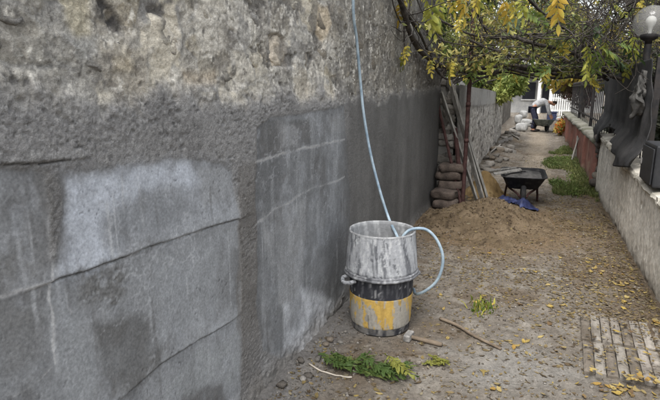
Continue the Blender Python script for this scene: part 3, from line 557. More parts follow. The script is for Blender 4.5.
def pileh(x, y):
    i = int(np.clip(np.argmin(np.abs(HP[0][:, 0]-x)), 0, 169)); j = int(np.argmin(np.abs(HP[1][0]-y)))
    inside = abs(x+.46) < 1.05 and abs(y-6.05) < 1.3
    return max(float(gheight(x, y)), float(HP[2][i, j]) if inside else -9)

def clods(n, cx, cy, sx, sy, cols, parent):
    octv = np.array([(1, 0, 0), (-1, 0, 0), (0, 1, 0), (0, -1, 0), (0, 0, 1), (0, 0, -1)], float); of = np.array([(0, 2, 4), (2, 1, 4), (1, 3, 4), (3, 0, 4), (2, 0, 5), (1, 2, 5), (3, 1, 5), (0, 3, 5)])
    x = np.clip(rng.normal(cx, sx, n), -1.1, .85); y = rng.normal(cy, sy, n); z = np.array([pileh(a, b) for a, b in zip(x, y)]); s = .003+.012*rng.random(n)**4
    V = octv[None]*(.6+.8*rng.random((n, 6, 3)))*s[:, None, None]+np.stack([x, y, z+s*.2], -1)[:, None]
    tag(mesh_np('clods', V.reshape(-1, 3), (of[None]+np.arange(n)[:, None, None]*6).reshape(-1, 3), M['sand'], parent, False, np.repeat(np.array(cols)[rng.integers(0, len(cols), n)], 6, 0)), kind='stuff')
clods(2600, -.42, 5.9, .45, .55, [lin(94, 81, 64), lin(108, 94, 77), lin(76, 65, 52), lin(118, 106, 90)], big_heap)
# ------------------------------------------------------------------ drum with a cut bucket standing on it, and the hose
DC = np.array([-.836, 2.99, 0.]); DC[2] = float(gheight(DC[0], DC[1]))-.004
M['drum'] = mat('drum_plastic', lin(46, 47, 52), lin(126, 126, 127), scale=36, rough=.7, bump=.3, bscale=50, ramp=(.46, .80), var=.25, spec=.35)
M['yellow'] = mat('yellow_paint_under_cement', lin(176, 148, 84), lin(146, 143, 136), scale=6.5, rough=.7, bump=.3, bscale=60, ramp=(.53, .59), var=.3)
M['caked'] = mat('cement_caked_plastic', lin(84, 86, 91), lin(156, 158, 161), scale=34, rough=.9, bump=.8, bscale=45, ramp=(.32, .56), var=.42, stretch=(1.3, 1.3, .75))
M['hose'] = mat('pale_blue_hose', lin(118, 136, 150), lin(152, 168, 178), scale=14, rough=.55, bump=.1, var=.12, spec=.35, bscale=18)
drum = thing('plastic_drum', tuple(DC), 'black plastic drum with a yellow band, caked in cement, beside the wall', 'drum')
wob = lambda w, z: .0025*math.sin(3*w+1)+.002*math.sin(7*w+z*9)
M['drumv'] = mat('cement_smeared_plastic', attr=True, rough=.75, bump=.5, bscale=70, var=.22, bdist=.006, spec=.3)
def shell(name, prof, seg, ctr, colf, parent, rows=0, crust=0.):
    prof = np.array(prof, float); t = np.r_[0, np.cumsum(np.hypot(*np.diff(prof, axis=0).T))]; n = rows or len(prof); u = np.union1d(np.linspace(0, t[-1], n), t) if rows else t
    r = np.interp(u, t, prof[:, 0]); z = np.interp(u, t, prof[:, 1]); w = np.linspace(0, 2*math.pi, seg, endpoint=False); Wg, Rg = np.meshgrid(w, r, indexing='ij'); Zg = np.broadcast_to(z, Wg.shape); ax, ay = np.cos(Wg)*1.6, np.sin(Wg)*1.6
    R2 = Rg+crust*fbm(ax*5+Zg*4, ay*5+Zg*9, 3, 4, .6)*(Rg > .05)+.0025*np.sin(2*Wg+1)*(Rg > .05)
    V = np.stack([ctr[0]+R2*np.cos(Wg), ctr[1]+R2*np.sin(Wg), ctr[2]+Zg], -1).reshape(-1, 3); c = colf(ax, ay, Zg)
    return mesh_np(name, V, gridfaces(seg, len(u), True), M['drumv'], parent, col=np.clip(c, .01, .7).reshape(-1, 3))
def nz(ax, ay, z, f, g, s_, o=5): return fbm(ax*f+z*g*.35, ay*f+z*g, s_, o, .62)
def c_black(ax, ay, z):
    c = np.tile(lin(44, 45, 50), z.shape+(1,)); c = mixc(c, lin(104, 104, 107), sst(.05, .5, nz(ax, ay, z, 9, 9, 1))*.55); return mixc(c, lin(150, 150, 150), sst(.32, .45, nz(ax, ay, z, 16, 14, 4))*.8)
def c_base(ax, ay, z): return mixc(c_black(ax, ay, z), lin(122, 119, 114), sst(-.25, .25, nz(ax, ay, z, 5, 9, 2))*.75)
def c_band(ax, ay, z):
    c = np.tile(lin(178, 148, 78), z.shape+(1,)); c = mixc(c, lin(150, 122, 66), sst(0, .5, nz(ax, ay, z, 6, 9, 5))*.6)
    m = sst(-.03, .05, nz(ax, ay, z, 2.2, 5, 3)+.10*nz(ax, ay, z, 11, 7, 1)+(.145-z)*1.9); c = mixc(c, lin(146, 144, 138), m*.92); c = mixc(c, lin(112, 110, 106), m*sst(.1, .5, nz(ax, ay, z, 8, 12, 2))*.5)
    c = mixc(c, lin(70, 66, 58), sst(.36, .46, nz(ax, ay, z, 14, 10, 4))*.6); return mixc(c, lin(150, 148, 143), sst(.35, .45, nz(ax, ay, z, 20, 8, 0))*.8)
def c_lip(ax, ay, z): c = np.tile(lin(108, 109, 112), z.shape+(1,)); c = mixc(c, lin(58, 59, 63), sst(-.1, .3, nz(ax, ay, z, 5, 20, 2))*.8); return mixc(c, lin(160, 161, 162), sst(.15, .4, nz(ax, ay, z, 9, 20, 1))*.8)
shell('base', [(.002, .0), (.165, .0), (.183, .006), (.186, .03), (.189, .052)], 90, DC, c_base, drum, 24)
shell('yellow_band', [(.1885, .052), (.1905, .058), (.194, .10), (.197, .15), (.1985, .20), (.200, .243), (.1985, .248)], 160, DC, c_band, drum, 60, .0012)
shell('shell', [(.1975, .248), (.199, .27), (.201, .31), (.203, .360), (.206, .368), (.206, .376), (.196, .376), (.194, .34), (.190, .06), (.002, .058)], 120, DC, c_black, drum, 60)
shell('lip', [(.204, .368), (.228, .368), (.235, .373), (.236, .380), (.231, .385), (.229, .389), (.232, .394), (.227, .399), (.205, .401), (.198, .395)], 120, DC, c_lip, drum, 0, .006)
for s, nm in ((math.radians(201+21.7), 'handle'), (math.radians(21+21.7), 'handle')):
    e = np.array([math.cos(s), math.sin(s), 0]); f_ = np.array([-math.sin(s), math.cos(s), 0]); z = np.array([0, 0, 1.])
    P = [DC+e*.205-f_*.055+z*.350, DC+e*.245-f_*.05+z*.342, DC+e*.262+z*.332, DC+e*.245+f_*.05+z*.342, DC+e*.205+f_*.055+z*.350]
    MB().tube(smoothpath(P, 6), .013, 10, lump=.2).build('handle', M['caked'], drum, smooth=True)
BZ = DC+np.array([.0, 0, .400])
bucket = thing('cut_bucket', tuple(BZ), 'grey cement caked bucket standing on the black drum with a hose in it', 'bucket')
def c_cut(ax, ay, z):
    c = np.tile(lin(146, 148, 151), z.shape+(1,)); c = mixc(c, lin(172, 174, 176), sst(0, .45, nz(ax, ay, z, 4, 9, 1))*.8); st_ = fbm(ax*6+z*3, ay*6+z*5, 5, 4, .6)
    d_ = sst(.02, .28, st_+.35*nz(ax, ay, z, 3, 8, 2)+(.13-z)*.6); c = mixc(c, lin(62, 64, 70), d_*.72); c = mixc(c, lin(182, 183, 184), sst(.25, .45, nz(ax, ay, z, 8, 14, 3))*.7); return mixc(c, lin(52, 54, 60), sst(.3, .5, nz(ax, ay, z, 6, 18, 6))*.7)
def c_in(ax, ay, z): c = np.tile(lin(132, 133, 134), z.shape+(1,)); return mixc(c, lin(170, 171, 171), sst(-.1, .4, nz(ax, ay, z, 5, 9, 2))*.8)
shell('outer_side', [(.221, .0), (.224, .012), (.221, .05), (.216, .12), (.210, .18), (.206, .235), (.207, .246)], 200, BZ, c_cut, bucket, 90, .0045)
shell('inner_side', [(.207, .246), (.203, .254), (.196, .250), (.193, .235), (.198, .15), (.204, .04), (.206, .02), (.10, .016), (.002, .018)], 120, BZ, c_in, bucket, 60, .003)
hp = [(-1.55, atX(353, 0, -1.1)[1]-.03, WTOP+.10), (-1.30, atX(353, 0, -1.1)[1]-.02, WTOP+.113), (-1.13, atX(353, 0, -1.1)[1]-.01, WTOP+.108), (-1.085, atX(353, 0, -1.1)[1], WTOP+.02)]
for x, y, X in [(353, 0, -1.10), (357, 40, -1.105), (360, 80, -1.10), (364, 115, -1.075), (371, 155, -1.02), (380, 192, -.945), (389, 219, -.87)]: hp.append(atX(x, y, X))
hp += [atY(397, 236, 3.02), atY(402, 250, 3.02), atY(404, 262, 3.02)]
hp = [np.asarray(p, float) for p in hp]; hp = [p+np.array([0, .006*math.sin(i*2.3), 0]) if 4 <= i <= 9 else p for i, p in enumerate(hp)]
hose = tag(MB().tube(smoothpath(hp, 7), .0095, 10).build('hose', M['hose'], smooth=True, origin=hp[3]), 'long pale blue hose hanging from the wall top into the bucket', 'hose')
hq = [atY(392, 262, 2.98), atY(396, 250, 2.97), atY(404, 235, 2.99), atY(413, 229, 3.01), atY(427, 230, 3.03), atY(438, 242, 3.05), atY(443, 260, 3.06), atY(438, 279, 3.07), atY(427, 290, 3.09), atY(416, 294, 3.13), np.array([-.68, 3.24, .17]), np.array([-.73, 3.27, .06]), np.array([-.82, 3.28, .025]), np.array([-.93, 3.24, .03])]
tag(MB().tube(smoothpath(hq, 7), .0095, 10).build('hose_loop', M['hose'], smooth=True, origin=hq[7]), 'short pale hose looping out of the bucket and down behind the drum', 'hose')

# ------------------------------------------------------------------ small tools and sticks on the dirt
M['steel'] = mat('dirty_steel', lin(120, 118, 116), lin(150, 148, 144), scale=20, rough=.6, bump=.3, metal=.3)
a, b = ground(408, 338), ground(442, 346); a[2] = gheight(a[0], a[1])+.020; b[2] = gheight(b[0], b[1])+.016
ham = thing('club_hammer', tuple(a-np.array([0, 0, .02])), 'club hammer with a wooden handle lying beside the drum', 'hammer')
P = np.linspace(a, b, 7); MB().tube(P, [.011, .012, .013, .014, .0145, .015, .013], 10).build('handle', M['oldwood'], ham, smooth=True)
dv = (b-a)/np.linalg.norm(b-a); sv = np.array([-dv[1], dv[0], 0]); 
hd = beam(a-sv*.045+dv*.004, a+sv*.045+dv*.004, .042, .040, 0, .006); hd.build('head', M['steel'], ham)
a, b = ground(440, 320), ground(501, 350); a[2] = gheight(a[0], a[1])+.012; b[2] = gheight(b[0], b[1])+.010
P = smoothpath([a, a*.7+b*.3+np.array([.006, .012, .002]), a*.4+b*.6+np.array([0, -.006, .001]), b], 5)
P[:, 2] = np.maximum(P[:, 2], gheight(P[:, 0], P[:, 1])+.006)
tag(MB().tube(P, np.linspace(.012, .008, len(P)), 8, lump=.2).build('stick', M['oldwood'], smooth=True, origin=a), 'long dark stick lying on the dirt right of the hammer', 'stick')
a, b = ground(309, 367), ground(352, 377); P = smoothpath([a, (a+b)/2+np.array([0, -.02, 0]), b], 6); P[:, 2] = gheight(P[:, 0], P[:, 1])+.006
M['pale'] = mat('pale_stalk', lin(158, 150, 138), lin(176, 168, 156), rough=.8, bump=.1)
tag(MB().tube(P, .0045, 6).build('stalk', M['pale'], smooth=True, origin=a), 'thin pale stalk lying in front of the green fronds', 'stalk')

# ------------------------------------------------------------------ slatted paving at lower right
A0 = ground(580, 315); ang = math.radians(3.4); ux = np.array([math.cos(ang), -math.sin(ang)*-1, 0])*1.; ux = np.array([math.cos(ang), math.sin(-ang)*-.3, 0]); uy = np.array([math.sin(ang), math.cos(ang), 0])
pav = thing('ribbed_paving', (A0[0]+.28, A0[1]-.4, 0), 'patch of ribbed concrete paving in two rows by the low wall', 'paving')
M['slat'] = mat('paving_slat', attr=True, rough=.9, bump=.5, bscale=50, var=.3)
SW = .0575
for row in range(2):
    for i in range(10):
        L = .392; p0 = A0+ux*(i*SW+row*.006)-uy*(row*.412+L)
        if p0[0]+ux[0]*SW > RX-.0: continue
        zt = .018+random.uniform(-.002, .003); nu, nv = 5, 15; V = []
        for s in range(nu):
            for t in range(nv):
                q = p0+ux*(.004+(SW-.008)*s/(nu-1))+uy*(.006+(L-.012)*t/(nv-1)); q[0:2] += .0022*np.array([fbm(t*.9+i*7, s*2., 1, 2), fbm(t*.9+i*7, s*2.+5, 2, 2)])
                ed = (s in (0, nu-1)) or (t in (0, nv-1)); q[2] = zt+.004*fbm(q[0]*25, q[1]*25, 3, 3)-(.007 if ed else 0); V.append(q)
        Fs = gridfaces(nu, nv).tolist(); n0 = len(V); ring = [s*nv for s in range(nu)]+[(nu-1)*nv+t for t in range(1, nv)]+[s*nv+nv-1 for s in range(nu-2, -1, -1)]+[t for t in range(nv-2, 0, -1)]
        for k in ring: q = V[k].copy(); q[2] = -.03; V.append(q)
        for k in range(len(ring)): k2 = (k+1) % len(ring); Fs.append((ring[k], n0+k, n0+k2, ring[k2]))
        V = np.array(V); base = lin(*random.choice([(112, 105, 96), (122, 116, 108), (104, 97, 88), (130, 125, 117)])) if i < 5 else lin(*random.choice([(144, 138, 130), (130, 124, 116), (138, 132, 125)]))  # left slats browner; brighter light on right ones put into base colour
        cc = mixc(np.tile(base, (len(V), 1)), lin(78, 70, 60), sst(-.05, .45, fbm(V[:, 0]*9, V[:, 1]*7, 4, 4))*.6); mesh_np('slat', V, Fs, M['slat'], pav, smooth=False, col=cc)

# ------------------------------------------------------------------ sandbags, leaning boards and the rusty pole
M['sack'] = mat('jute_sack', lin(66, 58, 53), lin(90, 80, 73), scale=8, rough=.95, bump=.9, bscale=90, var=.35)
def sack(x, y, z, lx, ly, lz, label, seed, rot=0., mt='sack', group='sandbags stacked at the wall end', sub=3, cat='sandbag', nm='sandbag'):
    V, Fs = blob((0, 0, 0), (lx, ly, lz), seed, .09, sub, .36 if mt == 'sack' else .62, rot)
    V[:, 2] += .022*fbm(V[:, 0]*10, V[:, 1]*10, seed % 5, 4); V[:, 1] += .02*fbm(V[:, 0]*12, V[:, 2]*12, seed % 4, 3); zmin = V[:, 2].min(); V = V+np.array([x, y, z-zmin])
    return tag(mesh_np(nm, V, Fs, M[mt], origin=(x, y, z)), label, cat, group)
zg = pileh(-.95, 6.68)
for i, lab in enumerate(['bottom sandbag of the rear stack', 'second sandbag from the ground in the rear stack', 'middle sandbag of the rear stack', 'second sandbag from the top of the rear stack', 'topmost sandbag of the rear stack by the leaning boards']):
    sack(-.965+.012*(-1)**i, 6.70, zg-.01+i*.106, .165, .125, .059, lab, i+1, .05*(-1)**i)
zf = pileh(-.99, 6.42)
for i, lab in enumerate(['bottom sandbag of the low front pair', 'upper sandbag of the low front pair']):
    sack(-.975-.02*i, 6.43, zf-.01+i*.104, .155, .115, .058, lab, i+11, .08*(-1)**i)
def leaner(px0, py0, Y0, px1, py1, Y1, w, t, mt, name, label, cat, roll=0., grp=None):
    a = atY(px0, py0, Y0); b = atY(px1, py1, Y1); a[2] = min(a[2], pileh(a[0], a[1])+.01)-.015
    return tag(beam(a, b, w, t, roll).build(name, M[mt], origin=tuple(a)), label, cat, grp)
leaner(484, 197, 6.95, 449, 80, 6.78, .075, .022, 'greywood', 'board', 'longest grey board leaning in the corner by the rusty pole', 'board', .5, 'boards leaning at the wall end')
leaner(478, 198, 6.90, 441, 92, 6.76, .065, .022, 'greywood', 'board', 'grey board leaning left of the longest grey board', 'board', .4, 'boards leaning at the wall end')
leaner(489, 194, 7.0, 452, 84, 6.83, .05, .03, 'greywood', 'board', 'narrow grey board leaning right of the longest grey board', 'board', .2, 'boards leaning at the wall end')
leaner(461, 204, 6.55, 438, 104, 6.84, .032, .024, 'rust', 'batten', 'thin reddish batten leaning over the sandbags', 'batten')
leaner(464, 188, 6.62, 455, 128, 6.82, .05, .03, 'rust', 'offcut', 'short red offcut leaning beside the rusty pole', 'offcut')
PB_ = atY(466, 205, 6.62); PT_ = atY(471, -8, 6.62); PB_[0] = PT_[0] = (PB_[0]+PT_[0])/2-.0; PB_[2] = pileh(PB_[0], 6.62)-.25
pole = thing('rusty_pole', (PB_[0], 6.62, 0), 'upright rusty red steel pole propping the vine by the sandbags', 'pole')
MB().tube(np.linspace(PB_, (PB_[0], 6.62, 2.62), 12), .026, 12, lump=.06).build('tube', M['rust'], pole, smooth=True)
for z in (.85, 1.3): MB().tube([(PB_[0], 6.62, z), (PB_[0], 6.62, z+.05)], .031, 12).build('sleeve', M['rust'], pole, smooth=True)

# ------------------------------------------------------------------ wheelbarrows
M['mortar'] = mat('wet_mortar', lin(70, 69, 68), lin(98, 96, 94), scale=9, rough=.85, bump=.9, bscale=30, bdist=.02)
M['tub'] = mat('scuffed_black_tub', lin(34, 34, 36), lin(70, 69, 68), scale=14, rough=.7, bump=.3, ramp=(.5, .75))
M['tub2'] = mat('grey_green_tub', lin(96, 104, 100), lin(126, 132, 128), scale=8, rough=.7, bump=.2)
M['rubber'] = mat('tyre_rubber', lin(26, 26, 27), lin(38, 37, 36), scale=10, rough=.85, bump=.3)
def rrect(hx, hy, r, n=6):
    out = []
    for cx, cy, a0 in ((hx-r, hy-r, 0), (-hx+r, hy-r, 90), (-hx+r, -hy+r, 180), (hx-r, -hy+r, 270)):
        for k in range(n): a = math.radians(a0+90*k/(n-1)); out.append((cx+r*math.cos(a), cy+r*math.sin(a)))
    return np.array(out)
def wheelbarrow(x, y, yaw, tubmat, legmat, label, scale=1., mortar=None):
    z = pileh(x, y) if y < 10 else float(gheight(x, y)); t = thing('wheelbarrow', (x, y, z), label, 'wheelbarrow')
    R = np.array([[math.cos(yaw), -math.sin(yaw), 0], [math.sin(yaw), math.cos(yaw), 0], [0, 0, 1]])
    T = lambda V: (np.asarray(V, float)*scale)@R.T+np.array([x, y, z])
    lv = [(.17, .22, .08, .25, .0), (.22, .28, .09, .27, .0), (.31, .385, .11, .455, .0), (.33, .405, .12, .465, .0), (.335, .41, .12, .478, .0), (.32, .395, .115, .478, .0), (.30, .375, .11, .455, 0), (.215, .275, .09, .285, 0), (.16, .21, .08, .265, 0)]
    V = []; n = 24
    for hx, hy, r_, zz, _ in lv:
        for (px, py) in rrect(hx, hy, r_): V.append((px, py+.02, zz-.05*py*(zz > .3)))
    Fs = [(i*n+k, i*n+(k+1) % n, (i+1)*n+(k+1) % n, (i+1)*n+k) for i in range(len(lv)-1) for k in range(n)]+[tuple(range(n))[::-1], tuple((len(lv)-1)*n+k for k in range(n))]
    mesh_np('tub', T(V), Fs, tubmat, t, smooth=True)
    wy, wr = .44, .17
    w = MB(); prof = [(wr-.05, -.03), (wr-.015, -.036), (wr, -.022), (wr+.003, 0), (wr, .022), (wr-.015, .036), (wr-.05, .03), (wr-.05, -.03)]
    Vw = [(b_, wy+r_*math.cos(a), wr+r_*math.sin(a)) for r_, b_ in prof for a in np.linspace(0, 2*math.pi, 28, endpoint=False)]
    Fw = [(i*28+k, i*28+(k+1) % 28, (i+1)*28+(k+1) % 28, (i+1)*28+k) for i in range(7) for k in range(28)]
    wh = mesh_np('wheel', T(Vw), Fw, M['rubber'], t, smooth=True)
    Vr = [(b_, wy+r_*math.cos(a), wr+r_*math.sin(a)) for r_, b_ in [(.0, -.04), (.03, -.04), (.035, -.02), (wr-.052, -.012), (wr-.052, .012), (.035, .02), (.03, .04), (.0, .04)] for a in np.linspace(0, 2*math.pi, 20, endpoint=False)]
    mesh_np('rim', T(Vr), [(i*20+k, i*20+(k+1) % 20, (i+1)*20+(k+1) % 20, (i+1)*20+k) for i in range(7) for k in range(20)], legmat, wh, smooth=True)
    for s in (-1, 1):
        P = smoothpath([(s*.05, wy, wr), (s*.09, .30, .20), (s*.19, .10, .238), (s*.24, -.25, .262), (s*.27, -.50, .33), (s*.275, -.72, .36)], 5)
        h_ = MB().tube(T(P), .016*scale, 8).build('handle', legmat, t, smooth=True); MB().tube(T([P[-4], P[-1]+np.array([0, -.02, .004])]), .021*scale, 8).build('grip', M['blackplastic'], h_, smooth=True)
        lg = MB().tube(T(smoothpath([(s*.225, -.12, .255), (s*.245, -.16, .10), (s*.25, -.18, -.012)], 4)), .017*scale, 8).build('leg', legmat, t, smooth=True)
        MB().tube(T([(s*.24, -.165, .09), (s*.235, -.02, .255)]), .009*scale, 6).build('brace', legmat, lg, smooth=True)
    if mortar:
        m = rrect(.27, .34, .10); V = [(0, .02, .51)]; rings = 7
        for k in range(1, rings+1):
            for (px, py) in m*k/rings: V.append((px, py+.02, .430-.05*py+.075*(1-k/rings)**.7+.02*fbm(np.array([px*9.]), np.array([py*9.]), 2, 3)[0]))
        Fs = [(0, 1+k, 1+(k+1) % n) for k in range(n)]+[(1+(i-1)*n+k, 1+(i-1)*n+(k+1) % n, 1+i*n+(k+1) % n, 1+i*n+k) for i in range(1, rings) for k in range(n)]
        tag(mesh_np('mortar', T(V), Fs, M['mortar'], smooth=True, origin=(x, y, z+.3)), mortar, 'mortar')
    return t, T
wbar, WT = wheelbarrow(-.085, 7.28, math.pi+.06, M['tub'], M['rust'], 'black wheelbarrow with red legs holding mortar behind the sand heap', .86, 'grey mortar filling the black wheelbarrow')
a, b = WT([.44, .20, .46]), WT([.04, .10, .535]); tag(beam(a, b, .09, .018, .1).build('plank', M['greywood'], origin=tuple(a)), 'short grey plank lying across the edge of the black wheelbarrow', 'plank')
a, b = WT([.50, -.06, .47]), WT([.10, -.02, .545]); tag(beam(a, b, .05, .016, .1).build('plank', M['greywood'], origin=tuple(a)), 'narrow grey plank resting on the far side of the black wheelbarrow', 'plank')
wheelbarrow(.32, 20.3, -.3, M['tub2'], M['iron'], 'grey green wheelbarrow beside the bending worker', .95)

# crumpled blue sheet on the sand heap
M['blue'] = mat('blue_plastic_sheet', lin(26, 30, 56), lin(50, 57, 92), scale=10, rough=.45, bump=.4, bscale=30, spec=.4)
a = ground(497, 194, .12); b = ground(531, 210, .05); n1, n2_ = 40, 18; V = []
for i in range(n1):
    for j in range(n2_):
        u, v = i/(n1-1), j/(n2_-1)-.5; wd = .17+.06*math.sin(u*7); q = a+(b-a)*u+np.array([.55, .83, 0])*v*wd*2; q[:2] += .02*np.array([fbm(u*6., v*5., 1, 2), fbm(u*6., v*5., 2, 2)])
        q[2] = pileh(q[0], q[1])+.015+.12*(1-abs(2*v)**2)*(.45+.55*vnoise(u*5, v*4, 3))*sst(0, .15, u)*sst(1, .85, u)+.02*abs(fbm(u*14., v*9., 4, 2)); V.append(q)
bs = tag(mesh_np('blue_sheet', V, gridfaces(n1, n2_), M['blue'], origin=tuple(a-np.array([0, 0, .02]))), 'crumpled dark blue plastic sheet in front of the wheelbarrow', 'plastic sheet')

# ------------------------------------------------------------------ lamp, box and cloths on the right wall
lp = atX(651, 22, FX); LY = lp[1]; zw = rtop(LY)+.05
lamp = thing('globe_lamp', (FX, LY, zw), 'glass globe garden lamp on a post on the low wall', 'lamp')
MB().lathe([(.0, 0), (.05, 0), (.052, .02), (.042, .035), (.038, .06), (.036, lp[2]-.20-zw)], 16, (FX, LY, zw-.02)).build('post', M['iron'], lamp, smooth=True)
MB().lathe([(.0, -.22), (.03, -.22), (.035, -.19), (.075, -.17), (.085, -.15), (.085, -.125), (.06, -.118), (.0, -.118)], 24, lp).build('collar', M['iron'], lamp, smooth=True)
M['glass'] = bpy.data.materials.new('dusty_glass'); M['glass'].use_nodes = True; gb = M['glass'].node_tree.nodes['Principled BSDF']
gb.inputs['Base Color'].default_value = (.30, .295, .28, 1); gb.inputs['Roughness'].default_value = .08; gb.inputs['Alpha'].default_value = .42; gb.inputs['Specular IOR Level'].default_value = .6
RG = .168; th = np.linspace(.72, math.pi, 20); prof = [(RG*math.sin(t), -RG*math.cos(t)) for t in th]; prof[-1] = (.0005, RG)
pin = [(max((RG-.004)*math.sin(t), .0005), -(RG-.004)*math.cos(t)) for t in th][::-1]
MB().lathe(prof, 40, lp).build('globe', M['glass'], lamp, smooth=True)
M['bulb'] = mat('white_bulb', lin(225, 225, 220), lin(235, 235, 230), rough=.4, bump=0, var=0)
MB().lathe([(.018, -.118), (.02, -.08), (.03, -.05), (.048, -.01), (.05, .02), (.04, .045), (.02, .06), (.001, .064)], 20, lp).build('bulb', M['bulb'], lamp, smooth=True)
by0, by1 = 4.55, 5.02; bz = rtop(4.8)+.078
bxo = thing('black_box', (RX+.06, 4.8, bz), 'black plastic meter box standing on the low wall below the lamp', 'box')
MB().box((RX-.03, by0, bz), (RX+.15, by1, bz+.33), ch=.015).build('case', M['blackplastic'], bxo)
lid = MB().box((RX-.045, by0+.02, bz+.02), (RX-.032, by1-.02, bz+.30), ch=.005).build('lid', M['blackplastic'], bxo); MB().box((RX-.055, by1-.07, bz+.14), (RX-.046, by1-.04, bz+.19), ch=.002).build('latch', M['steel'], lid)
# tarpaulin hanging from the railing
M['tarp'] = mat('dark_grey_tarp', lin(42, 42, 43), lin(58, 57, 57), scale=6, rough=.85, bump=.3, bscale=70)
nu, nv = 110, 60; V = []
for i in range(nu):
    for j in range(nv):
        u, v = i/(nu-1), j/(nv-1)
        px = 602+u*46-5*v*u; tp = 74-16*u; bt = float(np.interp(u, [0, .08, .14, .22, .34, .46, .58, .9, 1.], [142, 142, 130, 124, 130, 146, 167, 168, 155]))
        py = tp+(bt-tp)*v; q = atX(px, py, RX+.03); fold = .022*math.sin(q[1]*9+2*math.sin(v*3))+.018*math.sin(q[1]*23+3*v+4*u)+.012*math.sin(q[1]*41-5*v)+.04*float(fbm(q[1]*2.5, q[2]*2.0, 2, 4))
        z = rtop(q[1])+.07; q[0] = RX+.065+.7*fold*(.35+.65*v)-.125*float(sst(.30, .0, q[2]-z)); V.append(q)
tp_ = mesh_np('tarpaulin', V, gridfaces(nu, nv), M['tarp'], origin=(RX, V[0][1], rtop(7)+.05)); sm = tp_.modifiers.new('thick', 'SOLIDIFY'); sm.thickness = .005
tag(tp_, 'dark grey tarpaulin draped over the railing above the low wall', 'tarpaulin')
M['rag'] = mat('pale_grey_rag', lin(70, 69, 67), lin(100, 98, 95), scale=9, rough=.95, bump=.5)
c0 = atX(641, 94, RX+.03); V, Fs = blob((0, 0, 0), (.06, .15, .17), 4, .45, 4, .9); V[:, 0] += .05*fbm(V[:, 1]*16, V[:, 2]*16, 3, 4); V[:, 1] += .05*fbm(V[:, 2]*16, V[:, 0]*16, 1, 3)
tag(mesh_np('rag', V+c0, Fs, M['rag'], origin=tuple(c0)), 'crumpled pale grey rag tied to the railing beside the tarpaulin', 'rag')

# ------------------------------------------------------------------ worker bending at the far end
def skin(name, pts, edges, rad, mt, parent, sub=2):
    me = bpy.data.meshes.new(name); base = np.array(ROOT[parent.name]); me.from_pydata([tuple(np.array(p)-base) for p in pts], edges, []); me.update()
    o = bpy.data.objects.new(name, me); COL.objects.link(o); o.parent = parent; ROOT[o.name] = ROOT[parent.name]
    md = o.modifiers.new('skin', 'SKIN'); md.use_smooth_shade = True
    for i, v in enumerate(me.skin_vertices[0].data): v.radius = (rad[i], rad[i]) if np.ndim(rad[i]) == 0 else rad[i]; v.use_root = (i == 0)
    s_ = o.modifiers.new('sub', 'SUBSURF'); s_.levels = s_.render_levels = sub; me.materials.append(mt); return o
PO = ground(534.5, 131.5); PO[2] = float(gheight(PO[0], PO[1]))
per = thing('person', tuple(PO), 'worker in a white shirt and dark trousers bending over at the far end', 'person')
M['skin'] = mat('skin', lin(160, 118, 96), lin(170, 126, 104), rough=.6, bump=0, var=.05); M['shirt'] = mat('white_shirt', lin(150, 150, 152), lin(176, 176, 176), rough=.9, bump=.6, bscale=20, bdist=.03)
M['trouser'] = mat('navy_trousers', lin(38, 40, 56), lin(50, 52, 66), rough=.9, bump=.2); M['hair'] = mat('dark_hair', lin(40, 34, 30), lin(56, 48, 42), rough=.8); M['shoe'] = mat('dark_shoe', lin(40, 36, 34), rough=.7)
pp = lambda *a: [tuple(PO+np.array(q)) for q in a]
B_ = [(-.12, 0, .90), (.05, 0, 1.02), (.22, 0, 1.10), (.38, 0, 1.08), (.47, 0, 1.05), (.56, 0, 1.03), (.64, .0, .99), (-.12, -.09, .84), (-.02, -.11, .47), (-.10, -.12, .08), (.06, -.12, .035), (-.12, .09, .84), (.04, .11, .47), (-.04, .12, .08), (.12, .12, .035), (.36, -.17, 1.03), (.40, -.20, .76), (.50, -.17, .54), (.54, -.16, .46), (.36, .17, 1.03), (.42, .20, .76), (.54, .17, .56), (.58, .16, .48)]
E_ = [(0, 1), (1, 2), (2, 3), (3, 4), (4, 5), (5, 6), (0, 7), (7, 8), (8, 9), (9, 10), (0, 11), (11, 12), (12, 13), (13, 14), (3, 15), (15, 16), (16, 17), (17, 18), (3, 19), (19, 20), (20, 21), (21, 22)]
R_ = [.13, .12, .14, .13, .055, .085, .08, .085, .062, .045, .04, .085, .062, .045, .04, .06, .043, .036, .035, .06, .043, .036, .035]
skin('body', pp(*B_), E_, R_, M['skin'], per)
skin('shirt', pp((-.15, 0, .87), (.05, 0, 1.03), (.22, 0, 1.11), (.37, 0, 1.08), (.36, -.17, 1.03), (.40, -.20, .78), (.47, -.18, .60), (.36, .17, 1.03), (.42, .20, .78), (.50, .18, .62)), [(0, 1), (1, 2), (2, 3), (3, 4), (4, 5), (5, 6), (3, 7), (7, 8), (8, 9)], [.15, .15, .17, .155, .08, .065, .055, .08, .065, .055], M['shirt'], per)
skin('trousers', pp((-.13, 0, .89), (-.13, -.09, .82), (-.02, -.11, .47), (-.10, -.12, .10), (-.13, .09, .82), (.04, .11, .47), (-.04, .12, .10)), [(0, 1), (1, 2), (2, 3), (0, 4), (4, 5), (5, 6)], [.15, .11, .085, .07, .11, .085, .07], M['trouser'], per)
hr = blob(tuple(PO+np.array([.585, 0, 1.055])), (.10, .085, .07), 3, .08, 2); mesh_np('hair', hr[0], hr[1], M['hair'], per)
for s in ((-.0, -.12), (.06, .12)): v = blob(tuple(PO+np.array([s[0]-.01, s[1], .045])), (.14, .05, .045), 5, .05, 2); mesh_np('shoe', v[0], v[1], M['shoe'], per)
M['whitesack'] = mat('white_sack', lin(138, 138, 137), lin(164, 164, 162), scale=5, rough=.9, bump=.9, bscale=25, var=.25)
